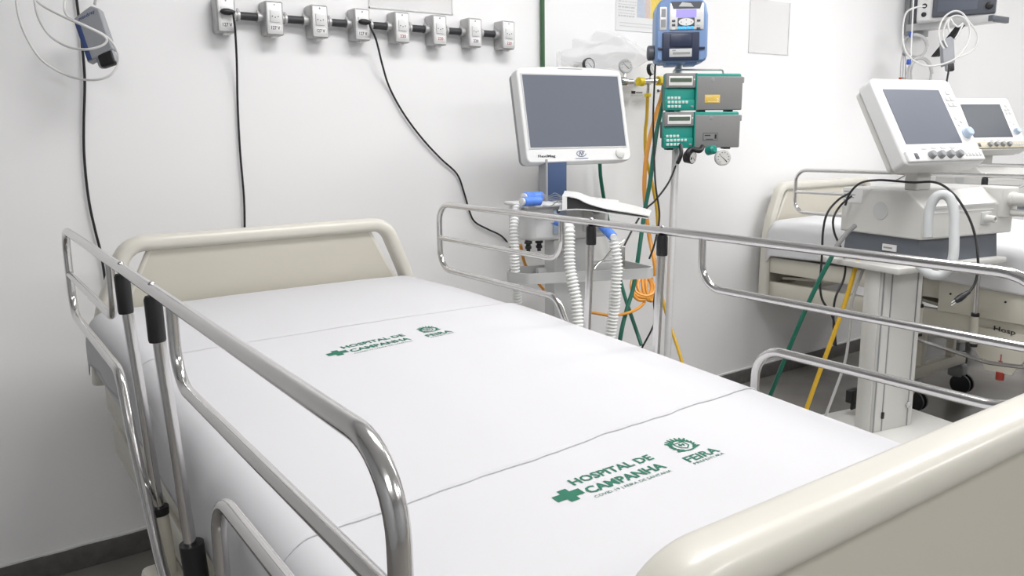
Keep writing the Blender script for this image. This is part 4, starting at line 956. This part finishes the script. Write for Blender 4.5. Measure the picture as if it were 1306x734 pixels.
hose([L(1106, 325, 2.70), L(1100, 345, 2.71), L(1090, 372, 2.73), L(1085, 395, 2.75), L(1083, 425, 2.77), L(1078, 460, 2.79), L(1068, 490, 2.8), L(1056, 522, 2.82), L(1050, 540, 2.84)], .0050, 'cabg', 'grey tube hanging between the yellow hose and the cart column')
single(MB().box(L(1079, 513, 2.86) + Vector((0, -.02, 0)), L(1093, 496, 2.86) + Vector((.02, .02, 0)), .004).box(L(1083, 522, 2.86) + Vector((0, -.01, 0)), L(1093, 512, 2.86) + Vector((.015, .01, 0)), .003), 'pedal_block', 'black', 'small black block behind the foot of the cart column', 'pedal')
hose([L(1160, 214, 2.66), L(1157, 221, 2.68), L(1150, 226, 2.70), L(1140, 231, 2.71)], .0022, 'cabg', 'thin grey lead under the lower left corner of the tilted screen', 'cable', 'signal_cable')

# ================================================================ WALL MONITOR, RIGHT
W0 = at(1156, 37, 'y', 1.225); LS = W0.y - at(1266, 27, 'x', W0.x).y
TS = frame_from(W0, 180, 0)   # local x leads away from the wall, z faces the beds
t = thing('monitor_bracket', 'grey metal wall shelf carrying the patient monitor at top right', 'wall bracket', W0)
MB(TS).box((0, -.004, -.16), (LS, .008, 0), .002).build('shelf_plate', 'steel2', t)
MB(TS).box((0, -.014, -.002), (LS, .022, .006), .002).build('shelf_lip', 'lgrey', t)
MB(TS).box((LS - .018, -.010, -.16), (LS + .004, .018, .010), .003).build('end_stop', 'dgrey', t)
MB(TS).box((-.015, -.03, -.20), (.012, .42, .004), .003).build('wall_plate', 'mgrey', t)
MB(TS).box((.012, .0, -.10), (.060, .42, -.004), .003).build('upright_channel', 'lgrey', t)
MB(TS).box((.022, .02, -.006), (.048, .42, .002), .001).build('slot_rail', 'dgrey', t)
MB(TS).loft([(.24, -.004, -.04), (.27, -.004, -.04), (.27, -.004, -.07), (.24, -.004, -.07)], [(.12, -.15, -.04), (.15, -.15, -.04), (.15, -.15, -.07), (.12, -.15, -.07)]).build('brace', 'black', t)
MC = dp(1219, 25, 4.02); TMN = frame_from(MC, 152, 0)
mon = thing('patient_monitor', 'patient monitor with a dark screen on the wall shelf at top right', 'monitor', MC)
MB(TMN).box((-.178, .0, -.15), (.175, .30, 0), .012, 3).build('monitor_case', 'white', mon)
MB(TMN).box((-.108, .016, -.004), (.170, .30, .014), .008, 3).build('front_bezel', 'dgrey', mon)
MB(TMN).box((-.086, .040, .010), (.090, .28, .0165), .002).build('screen', 'screen', mon)
MB(TMN).lathe((.140, .055, .013), (.140, .055, 9), [(0, .017), (.010, .016), (.012, .012)], 20).build('turn_knob', 'black', mon)
for k in range(3): MB(TMN).box((.118, .10 + .035 * k, .012), (.158, .12 + .035 * k, .017), .002).build('front_key', 'mgrey', mon)
for k in range(3): MB(TMN).lathe((-.145, .035 + .042 * k, -.002), (-.145, .035 + .042 * k, 9), [(0, .012), (.004, .012), (.005, .008)], 14).build('cable_port', 'black' if k < 2 else 'lgrey', mon)
Rm = lambda u, v, d=3.93: dp(u, v, d)
hm_c = Rm(1208, 66, 3.95)
hang_module(hm_c, CR * .97 + CU * .05, CU - CR * .06, .058, .145, .03, 'grey sensor unit hanging under the wall monitor at top right', False)
def cable(pts, r, label, m_='cabw'): return single(MB().tube(smooth(pts, 8), r, 8), 'sensor_cable', m_, label, 'cable')
cable([Rm(1211, 85), Rm(1209, 95), Rm(1207, 108), Rm(1206, 125)], .0045, 'short black lead below the grey sensor under the wall monitor', 'cord')
cable([Rm(1204, 62), Rm(1200, 55), Rm(1197, 42), Rm(1202, 25), Rm(1214, 15), Rm(1226, 16), Rm(1236, 28), Rm(1246, 42), Rm(1246, 55), Rm(1238, 66), Rm(1222, 73)], .0045, 'largest white cable loop round the sensor under the wall monitor')
cable([Rm(1208, 60), Rm(1203, 46), Rm(1207, 28), Rm(1218, 20), Rm(1231, 24), Rm(1237, 38), Rm(1234, 55), Rm(1222, 72), Rm(1205, 81), Rm(1185, 84), Rm(1170, 80), Rm(1158, 70), Rm(1152, 55), Rm(1152, 30), Rm(1157, 15), Rm(1170, 9), Rm(1180, 8)], .0045, 'long white cable sweeping from the wall monitor under the hanging sensor')
cable([Rm(1211, 42), Rm(1209, 30), Rm(1212, 24), Rm(1216, 30), Rm(1222, 34), Rm(1228, 30), Rm(1223, 42), Rm(1218, 50)], .0045, 'small white cable loop at the top of the sensor under the wall monitor')
cable([Rm(1165, 0), Rm(1164, 20), Rm(1163, 42), Rm(1162, 60), Rm(1162, 72)], .004, 'white cable running straight down past the left end of the monitor shelf')
for (cx, cy, rx, ry, lb, d_) in ((1167, 59, 14, 14, 'upper coil of grey cable tied with a blue clip left of the hanging sensor', 3.98), (1173, 94, 14, 20, 'lower coil of grey cable tied with a blue clip, above the tilted screen', 3.98)):
    pts = []
    for k in range(0, 3 * 14 + 1):
        a_ = 2 * math.pi * k / 14; q_ = k / 42
        pts.append(Rm(cx + (rx + 2 * math.sin(q_ * 9)) * math.cos(a_) + 1.5 * q_, cy + (ry + 1.5 * math.cos(q_ * 7)) * math.sin(a_), d_ + .012 * math.sin(a_) + .01 * q_))
    single(MB().tube(smooth(pts, 2), .0045, 8), 'cable_coil', 'cabg', lb, 'cable coil')
for (u, v, lb) in ((1162, 44, 'upper small blue clip on the hanging grey cables'), (1159, 79, 'lower small blue clip on the hanging grey cables')):
    p = Rm(u, v, 3.94); single(MB().box(p - Vector((.010, .008, .013)), p + Vector((.010, .008, .013)), .004, 2).box(p + Vector((-.016, -.003, -.002)), p + Vector((.016, .003, .004)), .001), 'cable_clip', 'bclip', lb, 'clip')
for k, (u, lb) in enumerate(((1149, 'leftmost thin lead ending in a small clip beside the grey coils'), (1152, 'second thin lead ending in a small clip beside the grey coils'), (1155, 'third thin lead ending in a small clip beside the grey coils'))):
    t = thing('electrode_lead', lb, 'cable', Rm(u, 95, 4.0))
    MB().tube(smooth([Rm(1153, 60, 4.0), Rm(u, 80, 4.0), Rm(u - .5, 98, 4.0)], 5), .003, 6).build('lead_wire', 'cabg', t)
    MB().box(Rm(u - 1, 102, 4.0) - Vector((.006, .004, .008)), Rm(u - 1, 100, 4.0) + Vector((.006, .004, .006)), .002).build('lead_clip', ('red', 'mgrey', 'tan')[k], t)
